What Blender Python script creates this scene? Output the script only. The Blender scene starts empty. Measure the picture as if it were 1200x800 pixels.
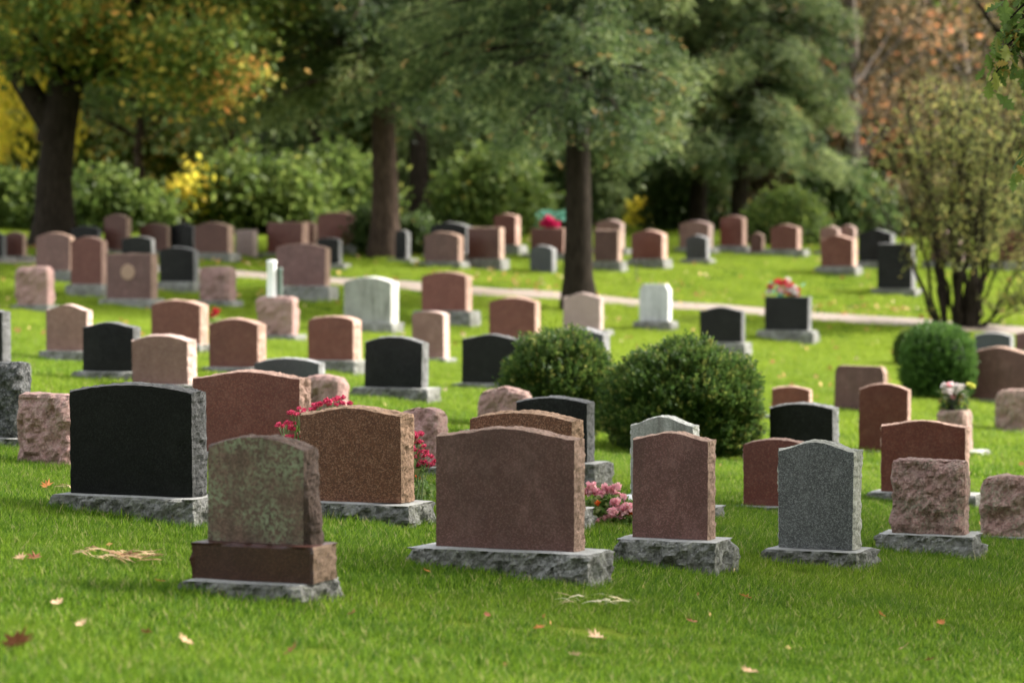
import bpy, math, random
import numpy as np
from mathutils import Vector, noise, Matrix

# ------------------------------------------------------------------ camera, sky, sun, exposure
sc = bpy.context.scene
COL = sc.collection
F = 3300.0                       # focal length in pixels of a 1200 px wide frame
EYE = 1.7
PITCH = math.atan(100.0 / F)
cam_d = bpy.data.cameras.new('camera')
cam = bpy.data.objects.new('camera', cam_d)
COL.objects.link(cam)
cam.location = (0, 0, EYE)
cam.rotation_euler = (math.radians(90) - PITCH, 0, 0)
cam_d.sensor_width = 36
cam_d.lens = 36 * F / 1200.0
cam_d.clip_start = 0.1
cam_d.clip_end = 2000
cam_d.dof.use_dof = True
cam_d.dof.focus_distance = 17.0
cam_d.dof.aperture_fstop = 2.05
sc.camera = cam

SUN_AZ = math.radians(70)        # to the right of the view direction
SUN_EL = math.radians(40)
world = bpy.data.worlds.new('World')
sc.world = world
world.use_nodes = True
wn = world.node_tree
bg = wn.nodes['Background']
sky = wn.nodes.new('ShaderNodeTexSky')
sky.sky_type = 'NISHITA'
sky.sun_disc = False
sky.sun_elevation = SUN_EL
sky.sun_rotation = SUN_AZ
sky.air_density = 1.3
sky.dust_density = 2.0
sky.ozone_density = 1.0
hz = wn.nodes.new('ShaderNodeHueSaturation')      # thin high cloud: the sky's blue is washed out
hz.inputs['Saturation'].default_value = .35
wn.links.new(sky.outputs[0], hz.inputs['Color'])
wm_ = wn.nodes.new('ShaderNodeMix'); wm_.data_type = 'RGBA'; wm_.blend_type = 'MULTIPLY'
wm_.inputs[0].default_value = 1.0; wm_.inputs[7].default_value = (1.05, 1.0, .95, 1)
wn.links.new(hz.outputs[0], wm_.inputs[6])
wn.links.new(wm_.outputs[2], bg.inputs[0])
bg.inputs[1].default_value = 0.15
sl = bpy.data.lights.new('sun', 'SUN')
sl.energy = 3.6
sl.angle = math.radians(8.0)
sl.color = (1.0, 0.94, 0.86)
so = bpy.data.objects.new('sun', sl)
COL.objects.link(so)
sdir = Vector((math.sin(SUN_AZ) * math.cos(SUN_EL), math.cos(SUN_AZ) * math.cos(SUN_EL), math.sin(SUN_EL)))
so.rotation_euler = sdir.to_track_quat('Z', 'Y').to_euler()
so.location = (20, 20, 30)
sc.view_settings.view_transform = 'Standard'
sc.view_settings.look = 'None'
sc.view_settings.exposure = 1.68
sc.view_settings.gamma = 1.0
sc.cycles.max_bounces = 6
sc.cycles.diffuse_bounces = 3
sc.cycles.glossy_bounces = 2
sc.cycles.transmission_bounces = 4
sc.cycles.transparent_max_bounces = 4
sc.cycles.use_denoising = True
sc.cycles.sample_clamp_indirect = 4.0

rng = np.random.default_rng(7)
R = random.Random(11)

# ------------------------------------------------------------------ terrain
PY = np.array([-60, 0, 7, 11, 16.5, 25, 35, 41, 47, 52, 58, 63, 70, 82, 100, 140, 300, 900.])
PZ = np.array([-1.9, -1.78, -1.74, -1.72, -1.7, -1.7, -1.68, -1.55, -1.38, -1.0, -.45, .05, .45, .85, 1.1, 1.5, 2.5, 3.5]) + EYE
_h = np.diff(PY); _d = np.diff(PZ) / _h
_m = np.zeros(len(PY)); _m[0] = _d[0]; _m[-1] = _d[-1]
for _i in range(1, len(PY) - 1):
    _m[_i] = 0 if _d[_i-1] * _d[_i] <= 0 else 2 * _d[_i-1] * _d[_i] / (_d[_i-1] + _d[_i])

def prof(y):
    y = np.clip(np.asarray(y, float), PY[0], PY[-1] - 1e-6)
    i = np.clip(np.searchsorted(PY, y, 'right') - 1, 0, len(PY) - 2)
    h = _h[i]; t = (y - PY[i]) / h
    return ((2*t**3 - 3*t**2 + 1) * PZ[i] + (t**3 - 2*t**2 + t) * h * _m[i]
            + (-2*t**3 + 3*t**2) * PZ[i+1] + (t**3 - t**2) * h * _m[i+1])

def gz(x, y):
    x = np.asarray(x, float); y = np.asarray(y, float)
    s = np.interp(y, [0, 30, 45, 70, 200], [.09, .085, .06, .035, .01])
    return prof(y) - s * 28 * np.tanh(x / 28) + .018 * np.sin(x * 1.3 + y * .35) * np.sin(y * .7 - x * .4 + 1.)

def ray(px, py):
    f = Vector((0, math.cos(PITCH), -math.sin(PITCH))); u = Vector((0, math.sin(PITCH), math.cos(PITCH)))
    return f + Vector((1, 0, 0)) * ((px - 600) / F) + u * ((400 - py) / F)

def at(px, py, Y):
    d = ray(px, py)
    return Vector((0, 0, EYE)) + d * (Y / d.y)

_YS = np.arange(6, 140, .05)
def hit(px, py):
    d = ray(px, py)
    z = EYE + d.z / d.y * _YS
    g = gz(d.x / d.y * _YS, _YS)
    below = np.nonzero(z <= g)[0]
    Y = _YS[below[0]] if len(below) else 120.
    return Vector((d.x / d.y * Y, Y, float(gz(d.x / d.y * Y, Y))))

# ------------------------------------------------------------------ helpers
def link(o, parent=None):
    COL.objects.link(o)
    if parent is not None:
        o.parent = parent
    return o

def tag(o, label, cat, group=None, kind=None):
    if label: o['label'] = label
    if cat: o['category'] = cat
    if group: o['group'] = group
    if kind: o['kind'] = kind
    return o

def thing(name, label, cat, loc, rz=0, group=None):
    o = bpy.data.objects.new(name, None)
    o.empty_display_size = .2
    COL.objects.link(o)
    o.location = loc
    o.rotation_euler = (0, 0, rz)
    return tag(o, label, cat, group)

def mesh_np(name, V, faces, mats, parent=None, smooth=False, mi=None, tint=None, link_it=True):
    """faces: (N,3) or (N,4) array, or list of tuples"""
    me = bpy.data.meshes.new(name)
    V = np.asarray(V, np.float32)
    if isinstance(faces, np.ndarray):
        n, k = faces.shape
        me.vertices.add(len(V)); me.vertices.foreach_set('co', V.ravel())
        me.loops.add(n * k); me.loops.foreach_set('vertex_index', faces.astype(np.int32).ravel())
        me.polygons.add(n)
        me.polygons.foreach_set('loop_start', np.arange(0, n * k, k, dtype=np.int32))
        me.polygons.foreach_set('loop_total', np.full(n, k, np.int32))
    else:
        me.from_pydata([tuple(map(float, v)) for v in V], [], faces)
    for m in (mats if isinstance(mats, (list, tuple)) else [mats]):
        me.materials.append(m)
    if mi is not None:
        me.polygons.foreach_set('material_index', np.asarray(mi, np.int32))
    me.update(calc_edges=True)
    me.polygons.foreach_set('use_smooth', np.full(len(me.polygons), smooth))
    if tint is not None:
        a = me.attributes.new('tint', 'FLOAT', 'POINT')
        a.data.foreach_set('value', np.asarray(tint, np.float32))
    o = bpy.data.objects.new(name, me)
    if link_it:
        link(o, parent)
    return o

# ------------------------------------------------------------------ materials
class NT:
    def __init__(self, name):
        self.m = bpy.data.materials.new(name); self.m.use_nodes = True
        self.t = self.m.node_tree; self.b = self.t.nodes['Principled BSDF']
        self.out = self.t.nodes['Material Output']
    def n(self, t, **k):
        x = self.t.nodes.new('ShaderNode' + t)
        for a, v in k.items():
            if a.startswith('i_'):
                x.inputs[a[2:].replace('_', ' ')].default_value = v
            else:
                setattr(x, a, v)
        return x
    def l(self, a, b): self.t.links.new(a, b)
    def ramp(self, src, stops):
        r = self.n('ValToRGB'); e = r.color_ramp.elements
        while len(e) < len(stops): e.new(.5)
        for i, (p, c) in enumerate(stops):
            e[i].position = p; e[i].color = (*c, 1) if len(c) == 3 else c
        self.l(src, r.inputs[0]); return r.outputs[0]
    def mix(self, fac, a, b, mode='MIX'):
        m = self.n('Mix', data_type='RGBA', blend_type=mode)
        for s, v in ((m.inputs[0], fac), (m.inputs[6], a), (m.inputs[7], b)):
            if hasattr(v, 'links') or isinstance(v, bpy.types.NodeSocket): self.l(v, s)
            elif isinstance(v, (int, float)): s.default_value = v
            else: s.default_value = (*v, 1)
        return m.outputs[2]
    def noise(self, co, scale, detail=3, rough=.55):
        x = self.n('TexNoise', i_Scale=scale, i_Detail=detail, i_Roughness=rough)
        self.l(co, x.inputs['Vector']); return x.outputs['Fac']
    def bump(self, h, strength, dist=.01):
        b = self.n('Bump', i_Strength=strength, i_Distance=dist)
        self.l(h, b.inputs['Height']); self.l(b.outputs[0], self.b.inputs['Normal'])

def sc3(c, f): return tuple(min(1, v * f) for v in c)

def granite(name, base, dark, light, grain=160, rough=.38, contrast=.5, stain=.35, lichen=0., bump=0., bumpscale=25, streak=0., spec=.35):
    k = NT(name); k.b.inputs['Specular IOR Level'].default_value = spec
    tc = k.n('TexCoord'); co = tc.outputs['Object']
    oi = k.n('ObjectInfo')
    off = k.n('VectorMath', operation='SCALE'); k.l(oi.outputs['Location'], off.inputs[0]); off.inputs['Scale'].default_value = 3.7
    ad = k.n('VectorMath', operation='ADD'); k.l(co, ad.inputs[0]); k.l(off.outputs[0], ad.inputs[1]); co = ad.outputs[0]
    v = k.n('TexVoronoi', i_Scale=grain); k.l(co, v.inputs['Vector'])
    sep = k.n('SeparateColor'); k.l(v.outputs['Color'], sep.inputs[0])
    c = k.ramp(sep.outputs[0], [(0, dark), (.28, dark), (.34, base), (.72, base), (.8, light), (1, light)])
    c = k.mix(contrast, base, c)
    big = k.noise(co, 3.2, 4, .6)
    c = k.mix(k.ramp(big, [(.35, (0,)*3), (.72, (stain,)*3)]), c, sc3(base, .45))
    big2 = k.noise(co, 9., 3, .6)
    c = k.mix(k.ramp(big2, [(.5, (0,)*3), (.8, (stain*.8,)*3)]), c, sc3(light, 1.05))
    if streak:
        mp = k.n('Mapping'); k.l(co, mp.inputs[0]); mp.inputs['Scale'].default_value = (9, 9, 1.1)
        s = k.noise(mp.outputs[0], 1.5, 4, .6)
        c = k.mix(k.ramp(s, [(.45, (0,)*3), (.7, (streak,)*3)]), c, (.035, .03, .022))
    if lichen:
        l1 = k.noise(co, 5., 3, .6); l2 = k.noise(co, 48., 4, .7)
        mu = k.n('Math', operation='MULTIPLY'); k.l(k.ramp(l1, [(.38, (0,)*3), (.6, (1,)*3)]), mu.inputs[0])
        k.l(k.ramp(l2, [(.46, (0,)*3), (.54, (1,)*3)]), mu.inputs[1])
        m2 = k.n('Math', operation='MULTIPLY'); k.l(mu.outputs[0], m2.inputs[0]); m2.inputs[1].default_value = lichen
        gcol = k.mix(k.noise(co, 40., 2), (.08, .105, .045), (.36, .37, .27))
        c = k.mix(m2.outputs[0], c, gcol)
    hsv = k.n('HueSaturation'); k.l(c, hsv.inputs['Color'])
    mr = k.n('MapRange'); k.l(oi.outputs['Random'], mr.inputs[0]); mr.inputs[3].default_value = .86; mr.inputs[4].default_value = 1.14
    k.l(mr.outputs[0], hsv.inputs['Value'])
    k.l(hsv.outputs[0], k.b.inputs['Base Color'])
    rr = k.n('MapRange'); k.l(big, rr.inputs[0]); rr.inputs[3].default_value = rough - .1; rr.inputs[4].default_value = rough + .15
    k.l(rr.outputs[0], k.b.inputs['Roughness'])
    if bump:
        k.bump(k.noise(co, bumpscale, 8, .7), bump, .05)
    return k.m

PAL = {}
def pal(key, base, dark, light, side=None, **kw):
    PAL[key] = granite('granite_' + key + '_polished', base, dark, light, **kw)
    s = sc3(side or sc3(light, 1.15), 1.1)
    PAL[key + '_r'] = granite('granite_' + key + '_rock', s, sc3(s, .4), sc3(s, 1.35), grain=90, rough=.85, contrast=.5, stain=.5, bump=.7, bumpscale=22)
pal('red', (.13, .032, .022), (.07, .03, .024), (.25, .115, .085), side=(.42, .27, .21))
pal('deepred', (.085, .03, .022), (.04, .018, .015), (.15, .07, .05), side=(.36, .25, .19))
pal('brown', (.13, .06, .053), (.07, .038, .034), (.26, .15, .135), side=(.3, .2, .15), stain=.5, streak=.2)
pal('speck', (.165, .066, .037), (.06, .028, .02), (.38, .21, .14), side=(.3, .19, .12), grain=150, contrast=.6, stain=.2)
pal('pink', (.19, .095, .078), (.13, .075, .065), (.37, .24, .21), side=(.5, .36, .31))
pal('palepink', (.36, .26, .235), (.2, .14, .13), (.46, .36, .33), side=(.5, .39, .35))
pal('black', (.010, .0105, .0115), (.006, .006, .007), (.028, .03, .03), side=(.15, .152, .15), rough=.3, stain=.5, contrast=.8, spec=.14)
pal('jet', (.008, .0083, .009), (.004, .004, .005), (.016, .017, .017), side=(.06, .061, .06), rough=.3, stain=.5, contrast=.8, spec=.09)
pal('bluegrey', (.045, .052, .062), (.02, .022, .026), (.085, .092, .1), side=(.26, .26, .26), rough=.32)
pal('grey', (.095, .1, .1), (.028, .03, .032), (.24, .25, .25), side=(.34, .34, .29), grain=170, contrast=.6)
pal('lightgrey', (.3, .31, .28), (.2, .21, .19), (.5, .5, .47), side=(.55, .55, .5), rough=.6, streak=.6, stain=.4)
pal('white', (.44, .46, .47), (.4, .41, .41), (.7, .7, .7), side=(.62, .62, .6), rough=.6, streak=.35, stain=.25)
pal('moss', (.15, .088, .07), (.06, .035, .03), (.25, .165, .135), side=(.05, .03, .021), lichen=1., streak=.6, rough=.6, grain=120)
pal('plinth', (.05, .018, .014), (.025, .012, .01), (.09, .045, .035), side=(.13, .085, .055), rough=.35)
PAL['rockpink'] = granite('rock_pink', (.38, .225, .2), (.16, .09, .08), (.55, .38, .35), grain=90, rough=.9, contrast=.5, stain=.4, lichen=.3, bump=.5)
PAL['rockmoss'] = granite('rock_pink_mossy', (.34, .2, .17), (.12, .075, .06), (.52, .37, .32), grain=80, rough=.9, contrast=.6, stain=.5, lichen=.6, bump=.5)
PAL['rockgrey'] = granite('rock_grey', (.09, .095, .095), (.02, .02, .02), (.26, .26, .26), grain=90, rough=.85, contrast=.8, stain=.4, lichen=.15, bump=.9)
PAL['slab_top'] = granite('granite_base_sawn', (.38, .38, .36), (.22, .22, .21), (.5, .5, .48), grain=110, rough=.75, contrast=.5, stain=.75, lichen=.3, bump=.15, bumpscale=60)
PAL['slab_side'] = granite('granite_base_rock', (.22, .22, .2), (.06, .06, .055), (.42, .42, .4), grain=80, rough=.9, contrast=.6, stain=.9, lichen=.4, bump=.9, bumpscale=18)

def leafmat(name, stops, trans=.45, rough=.55, var=.0):
    k = NT(name)
    a = k.n('Attribute', attribute_name='tint')
    c = k.ramp(a.outputs['Fac'], stops)
    k.l(c, k.b.inputs['Base Color']); k.b.inputs['Roughness'].default_value = rough
    k.b.inputs['Specular IOR Level'].default_value = .3
    tr = k.n('BsdfTranslucent')
    g = k.n('Gamma'); k.l(c, g.inputs[0]); g.inputs[1].default_value = .8
    k.l(g.outputs[0], tr.inputs[0])
    mx = k.n('MixShader'); mx.inputs[0].default_value = trans
    k.l(k.b.outputs[0], mx.inputs[1]); k.l(tr.outputs[0], mx.inputs[2]); k.l(mx.outputs[0], k.out.inputs[0])
    return k.m

L_MAPLE = leafmat('leaf_maple_turning', [(0, (.035, .07, .012)), (.4, (.1, .16, .025)), (.6, (.22, .28, .045)), (.72, (.55, .42, .06)), (.85, (.68, .36, .08)), (1, (.65, .2, .05))], trans=.5)
L_GREEN = leafmat('leaf_mid_green', [(0, (.04, .07, .02)), (.35, (.1, .15, .045)), (.7, (.2, .26, .08)), (.9, (.34, .38, .15)), (1, (.6, .42, .08))], trans=.55)
L_DARK = leafmat('leaf_dark_green', [(0, (.025, .05, .014)), (.5, (.05, .09, .022)), (.85, (.1, .15, .035)), (1, (.35, .24, .04))])
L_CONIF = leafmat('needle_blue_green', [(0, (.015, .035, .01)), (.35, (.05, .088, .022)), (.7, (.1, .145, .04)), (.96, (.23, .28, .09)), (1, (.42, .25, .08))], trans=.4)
L_YELLOW = leafmat('leaf_yellow', [(0, (.4, .4, .03)), (.5, (.75, .65, .05)), (1, (.85, .6, .06))], trans=.6)
L_YGREEN = leafmat('leaf_yellow_green', [(0, (.09, .12, .02)), (.5, (.2, .22, .035)), (.85, (.36, .33, .05)), (1, (.4, .25, .05))], trans=.5)
L_OLIVE = leafmat('leaf_olive_thin', [(0, (.08, .1, .03)), (.5, (.19, .22, .05)), (.85, (.38, .4, .08)), (1, (.4, .25, .08))], trans=.5)
L_ORANGE = leafmat('leaf_orange_sparse', [(0, (.09, .08, .05)), (.5, (.16, .12, .06)), (.8, (.32, .15, .06)), (1, (.6, .2, .07))])
L_BROWN = leafmat('leaf_brown_olive', [(0, (.06, .05, .02)), (.5, (.13, .1, .04)), (.85, (.2, .15, .06)), (1, (.3, .2, .05))])
L_HEDGE = leafmat('leaf_bright_shrub', [(0, (.09, .15, .02)), (.5, (.22, .32, .04)), (1, (.42, .5, .08))], trans=.55)
L_HEDGE2 = leafmat('leaf_mid_shrub', [(0, (.035, .07, .01)), (.5, (.08, .13, .02)), (.9, (.2, .26, .045)), (1, (.45, .38, .06))], trans=.5)
L_YEW = leafmat('leaf_yew', [(0, (.015, .038, .007)), (.5, (.038, .085, .012)), (.85, (.1, .16, .022)), (1, (.26, .25, .05))], trans=.35)
L_BOX = leafmat('leaf_clipped_cedar', [(0, (.03, .08, .012)), (.5, (.06, .14, .02)), (1, (.1, .2, .03))], trans=.3)
L_OAK = leafmat('leaf_oak', [(0, (.06, .11, .02)), (.6, (.12, .19, .03)), (.85, (.25, .25, .04)), (1, (.4, .2, .05))], trans=.5)
L_LITTER = leafmat('leaf_litter', [(0, (.25, .1, .03)), (.4, (.45, .24, .07)), (.75, (.6, .42, .16)), (1, (.62, .5, .3))], trans=.2, rough=.8)
L_FERN = leafmat('leaf_fresh_green', [(0, (.07, .14, .02)), (.6, (.13, .24, .04)), (1, (.3, .34, .12))], trans=.45)
L_TEAL = leafmat('leaf_cloth_teal', [(0, (.05, .24, .17)), (1, (.2, .5, .4))], trans=.2)

def petal(name, c1, c2, trans=.3):
    return leafmat(name, [(0, c1), (1, c2)], trans=trans, rough=.6)
P_CRIM = petal('petal_crimson', (.45, .02, .07), (.8, .09, .2))
P_RED = petal('petal_red', (.5, .008, .03), (.68, .03, .07), .15)
P_PINK = petal('petal_pink', (.8, .3, .4), (.9, .58, .58))
P_MAG = petal('petal_magenta', (.65, .01, .1), (.8, .03, .2))
P_WHITE = petal('petal_white', (.6, .5, .52), (.85, .82, .78))
P_ORANGE = petal('petal_orange', (.6, .05, .01), (.75, .18, .02))
P_YEL = petal('petal_yellow', (.6, .6, .1), (.7, .7, .15))

def bark(name, c1, c2):
    k = NT(name)
    tc = k.n('TexCoord'); mp = k.n('Mapping'); k.l(tc.outputs['Object'], mp.inputs[0]); mp.inputs['Scale'].default_value = (7, 7, 1.6)
    n = k.noise(mp.outputs[0], 2.2, 6, .7)
    n2 = k.noise(tc.outputs['Object'], 1.2, 2)
    c = k.ramp(n, [(.35, c1), (.65, c2)])
    c = k.mix(k.ramp(n2, [(.5, (0,)*3), (.75, (.4,)*3)]), c, sc3(c2, .8))
    k.l(c, k.b.inputs['Base Color']); k.b.inputs['Roughness'].default_value = .95; k.b.inputs['Specular IOR Level'].default_value = .08
    k.bump(n, .9, .06)
    return k.m
BARK_D = bark('bark_dark', (.012, .009, .006), (.038, .03, .022))
BARK_M = bark('bark_brown', (.025, .017, .013), (.1, .07, .052))
BARK_G = bark('bark_grey', (.07, .06, .05), (.24, .2, .17))

def simple(name, c, rough=.6):
    k = NT(name)
    tc = k.n('TexCoord')
    n = k.noise(tc.outputs['Object'], 18, 4)
    cc = k.mix(k.ramp(n, [(.35, (0,)*3), (.75, (.35,)*3)]), c, sc3(c, .6))
    k.l(cc, k.b.inputs['Base Color']); k.b.inputs['Roughness'].default_value = rough
    return k.m
M_WHITEPAINT = simple('white_glazed', (.85, .85, .84), .35)
M_GREENGLASS = simple('green_glass', (.1, .14, .115), .4)
M_METAL = simple('dark_metal', (.04, .04, .04), .4)
M_POT = simple('dark_pot', (.03, .035, .03), .5)
M_STEM = simple('flower_stem_green', (.16, .24, .08), .6)
M_STRAW = leafmat('dry_straw', [(0, (.14, .07, .03)), (.4, (.4, .24, .12)), (1, (.75, .55, .33))], trans=.2, rough=.8)
M_BLACKP = simple('black_plastic', (.02, .02, .02), .3)

# grass blade material, world-space colour patches
k = NT('grass_blade')
geo = k.n('NewGeometry'); pos = geo.outputs['Position']
n1 = k.noise(pos, .35, 4, .6); n2 = k.noise(pos, 2.6, 3, .6)
a = k.n('Attribute', attribute_name='tint')
c = k.ramp(a.outputs['Fac'], [(0, (.012, .05, .003)), (.45, (.07, .155, .007)), (.93, (.2, .33, .018)), (.975, (.42, .36, .15)), (1, (.5, .42, .2))])
sepp = k.n('SeparateXYZ'); k.l(pos, sepp.inputs[0])
mr = k.n('MapRange'); k.l(sepp.outputs['Y'], mr.inputs[0]); mr.inputs[1].default_value = 22; mr.inputs[2].default_value = 48; mr.inputs[3].default_value = .0; mr.inputs[4].default_value = .5
ad = k.n('Math', operation='ADD'); k.l(n1, ad.inputs[0]); k.l(mr.outputs[0], ad.inputs[1])
c = k.mix(k.ramp(ad.outputs[0], [(.5, (0,)*3), (.98, (.58,)*3)]), c, (.29, .38, .026))  # backlit midground painted in: blades turn yellower and lighter with distance
c = k.mix(k.ramp(n2, [(.5, (0,)*3), (.8, (.5,)*3)]), c, (.035, .095, .01))
k.l(c, k.b.inputs['Base Color']); k.b.inputs['Roughness'].default_value = .5; k.b.inputs['Specular IOR Level'].default_value = .08
tr = k.n('BsdfTranslucent'); g = k.n('Gamma'); k.l(c, g.inputs[0]); g.inputs[1].default_value = .8; k.l(g.outputs[0], tr.inputs[0])
mx = k.n('MixShader'); mx.inputs[0].default_value = .45
k.l(k.b.outputs[0], mx.inputs[1]); k.l(tr.outputs[0], mx.inputs[2]); k.l(mx.outputs[0], k.out.inputs[0])
M_BLADE = k.m

k = NT('lawn_ground')
tc = k.n('TexCoord'); co = tc.outputs['Object']
n1 = k.noise(co, .3, 5, .6); n2 = k.noise(co, 9., 5, .7); n3 = k.noise(co, .09, 3)
c = k.ramp(n2, [(.3, (.02, .042, .005)), (.5, (.04, .08, .008)), (.7, (.075, .11, .014))])
c = k.mix(k.ramp(n1, [(.45, (0,)*3), (.7, (.7,)*3)]), c, (.17, .19, .03))
k.l(c, k.b.inputs['Base Color']); k.b.inputs['Roughness'].default_value = 1.0; k.b.inputs['Specular IOR Level'].default_value = 0
k.bump(n2, .6, .05)
M_GROUND = k.m

k = NT('path_gravel')
tc = k.n('TexCoord'); co = tc.outputs['Object']
n2 = k.noise(co, 30., 5, .7); n1 = k.noise(co, 1.2, 4)
c = k.ramp(n2, [(.3, (.17, .135, .11)), (.7, (.28, .235, .2))])
c = k.mix(k.ramp(n1, [(.5, (0,)*3), (.75, (.6,)*3)]), c, (.3, .22, .15))
k.l(c, k.b.inputs['Base Color']); k.b.inputs['Roughness'].default_value = .9
k.bump(n2, .4, .02)
M_PATH = k.m

# ------------------------------------------------------------------ ground sheet and path
def ground():
    ys = np.concatenate([np.arange(-60, 6, 3.), np.arange(6, 92, .4), np.arange(92, 160, 4.), np.arange(160, 900, 40.)])
    xp = np.concatenate([np.arange(0, 26, .5), np.arange(26, 60, 3.), np.arange(60, 600, 30.)])
    xs = np.concatenate([-xp[:0:-1], xp])
    X, Y = np.meshgrid(xs, ys)
    Z = gz(X, Y)
    V = np.stack([X, Y, Z], -1).reshape(-1, 3)
    nx = len(xs); i = np.arange(len(ys) - 1)[:, None] * nx + np.arange(nx - 1)[None, :]
    i = i.ravel()
    o = mesh_np('ground', V, np.stack([i, i + 1, i + nx + 1, i + nx], 1), M_GROUND, smooth=True)
    o['kind'] = 'structure'
ground()

PATH_C = []
for px, py in [(150, 312), (290, 324), (400, 331), (560, 341), (640, 347), (730, 353), (820, 359), (900, 366), (1000, 374), (1100, 382), (1200, 389)]:
    h = hit(px, py); PATH_C.append((h.x, h.y))
PATH_C = np.array(PATH_C)
# straight smooth fit with a light bend, extended to both sides
_pf = np.polyfit(PATH_C[:, 0], PATH_C[:, 1], 2)
def path_y(x):
    xc = np.clip(x, -13, 13)
    y = np.polyval(_pf, xc)
    sl_ = np.polyval(np.polyder(_pf), xc)
    return y + sl_ * (x - xc)
PATH_W = 1.35
def path():
    xs = np.arange(-60, 60, .25); cy = path_y(xs); sl_ = np.gradient(cy, xs)
    nrm = np.stack([-sl_, np.ones_like(sl_)], 1); nrm /= np.linalg.norm(nrm, axis=1)[:, None]
    V = []; nw = 7
    for j in range(nw):
        w = (j / (nw - 1) - .5) * PATH_W
        wob = (.06 * np.sin(xs * 2.1 + j) + .04 * np.sin(xs * 5.3)) if j in (0, nw - 1) else 0
        P = np.stack([xs, cy], 1) + nrm * (w + wob)[..., None] if np.ndim(wob) else np.stack([xs, cy], 1) + nrm * w
        V.append(np.column_stack([P, gz(P[:, 0], P[:, 1]) + .025 - (.015 if j in (0, nw-1) else 0)]))
    V = np.concatenate(V); n = len(xs)
    q = [(j * n + i, j * n + i + 1, (j + 1) * n + i + 1, (j + 1) * n + i) for j in range(nw - 1) for i in range(n - 1)]
    o = mesh_np('path', V, np.array(q), M_PATH, smooth=True); o['kind'] = 'structure'
path()

# ------------------------------------------------------------------ headstones
def lattice(nx, ny, nz, fn, matfn):
    """surface lattice of a box; fn(a,b,c, i,j,k) -> xyz, a,c in -1..1 (x, depth), b in 0..1 (height)"""
    idx = {}; V = []; Fc = []; MI = []
    def v(i, j, k):
        key = (i, j, k)
        if key not in idx:
            idx[key] = len(V)
            V.append(fn(2 * i / nx - 1, k / nz, 2 * j / ny - 1))
        return idx[key]
    for k in range(nz):
        for i in range(nx):
            Fc.append((v(i,0,k), v(i+1,0,k), v(i+1,0,k+1), v(i,0,k+1))); MI.append(matfn('front'))
            Fc.append((v(i+1,ny,k), v(i,ny,k), v(i,ny,k+1), v(i+1,ny,k+1))); MI.append(matfn('back'))
        for j in range(ny):
            Fc.append((v(0,j+1,k), v(0,j,k), v(0,j,k+1), v(0,j+1,k+1))); MI.append(matfn('side'))
            Fc.append((v(nx,j,k), v(nx,j+1,k), v(nx,j+1,k+1), v(nx,j,k+1))); MI.append(matfn('side'))
    for i in range(nx):
        for j in range(ny):
            Fc.append((v(i,j,nz), v(i+1,j,nz), v(i+1,j+1,nz), v(i,j+1,nz))); MI.append(matfn('top'))
            Fc.append((v(i,j+1,0), v(i+1,j+1,0), v(i+1,j,0), v(i,j,0))); MI.append(matfn('bottom'))
    return np.array(V), np.array(Fc), MI

def sg(v, c): return v if c > 0 else -v

def rockn(p, s):
    """chiselled rock: folded noise with broad facets, about -1..1"""
    q = p * s
    a = noise.noise(q); b = noise.noise(q * 2.3 + Vector((5, 1, 7))); c = noise.noise(q * 5.7 + Vector((1, 9, 3)))
    r = 1 - abs(a) * 2.4
    return .6 * r + .5 * b + .3 * c - .2

def topf(kind, a):
    a = abs(a)
    if kind == 'serp': return .6 * .5 * (1 + math.cos(math.pi * min(1, a / .95))) + .4 * (1 - a ** 2)
    if kind == 'arch': return math.sqrt(max(0, 1 - (a * .96) ** 2)) * 1.0 if a < 1 else .28
    if kind == 'oval': return 1 - a ** 2
    if kind == 'peak': return 1 - a
    if kind == 'round': return 1 if a < .8 else math.sqrt(max(0, 1 - ((a - .8) / .2) ** 2))
    return 1.0

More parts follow.
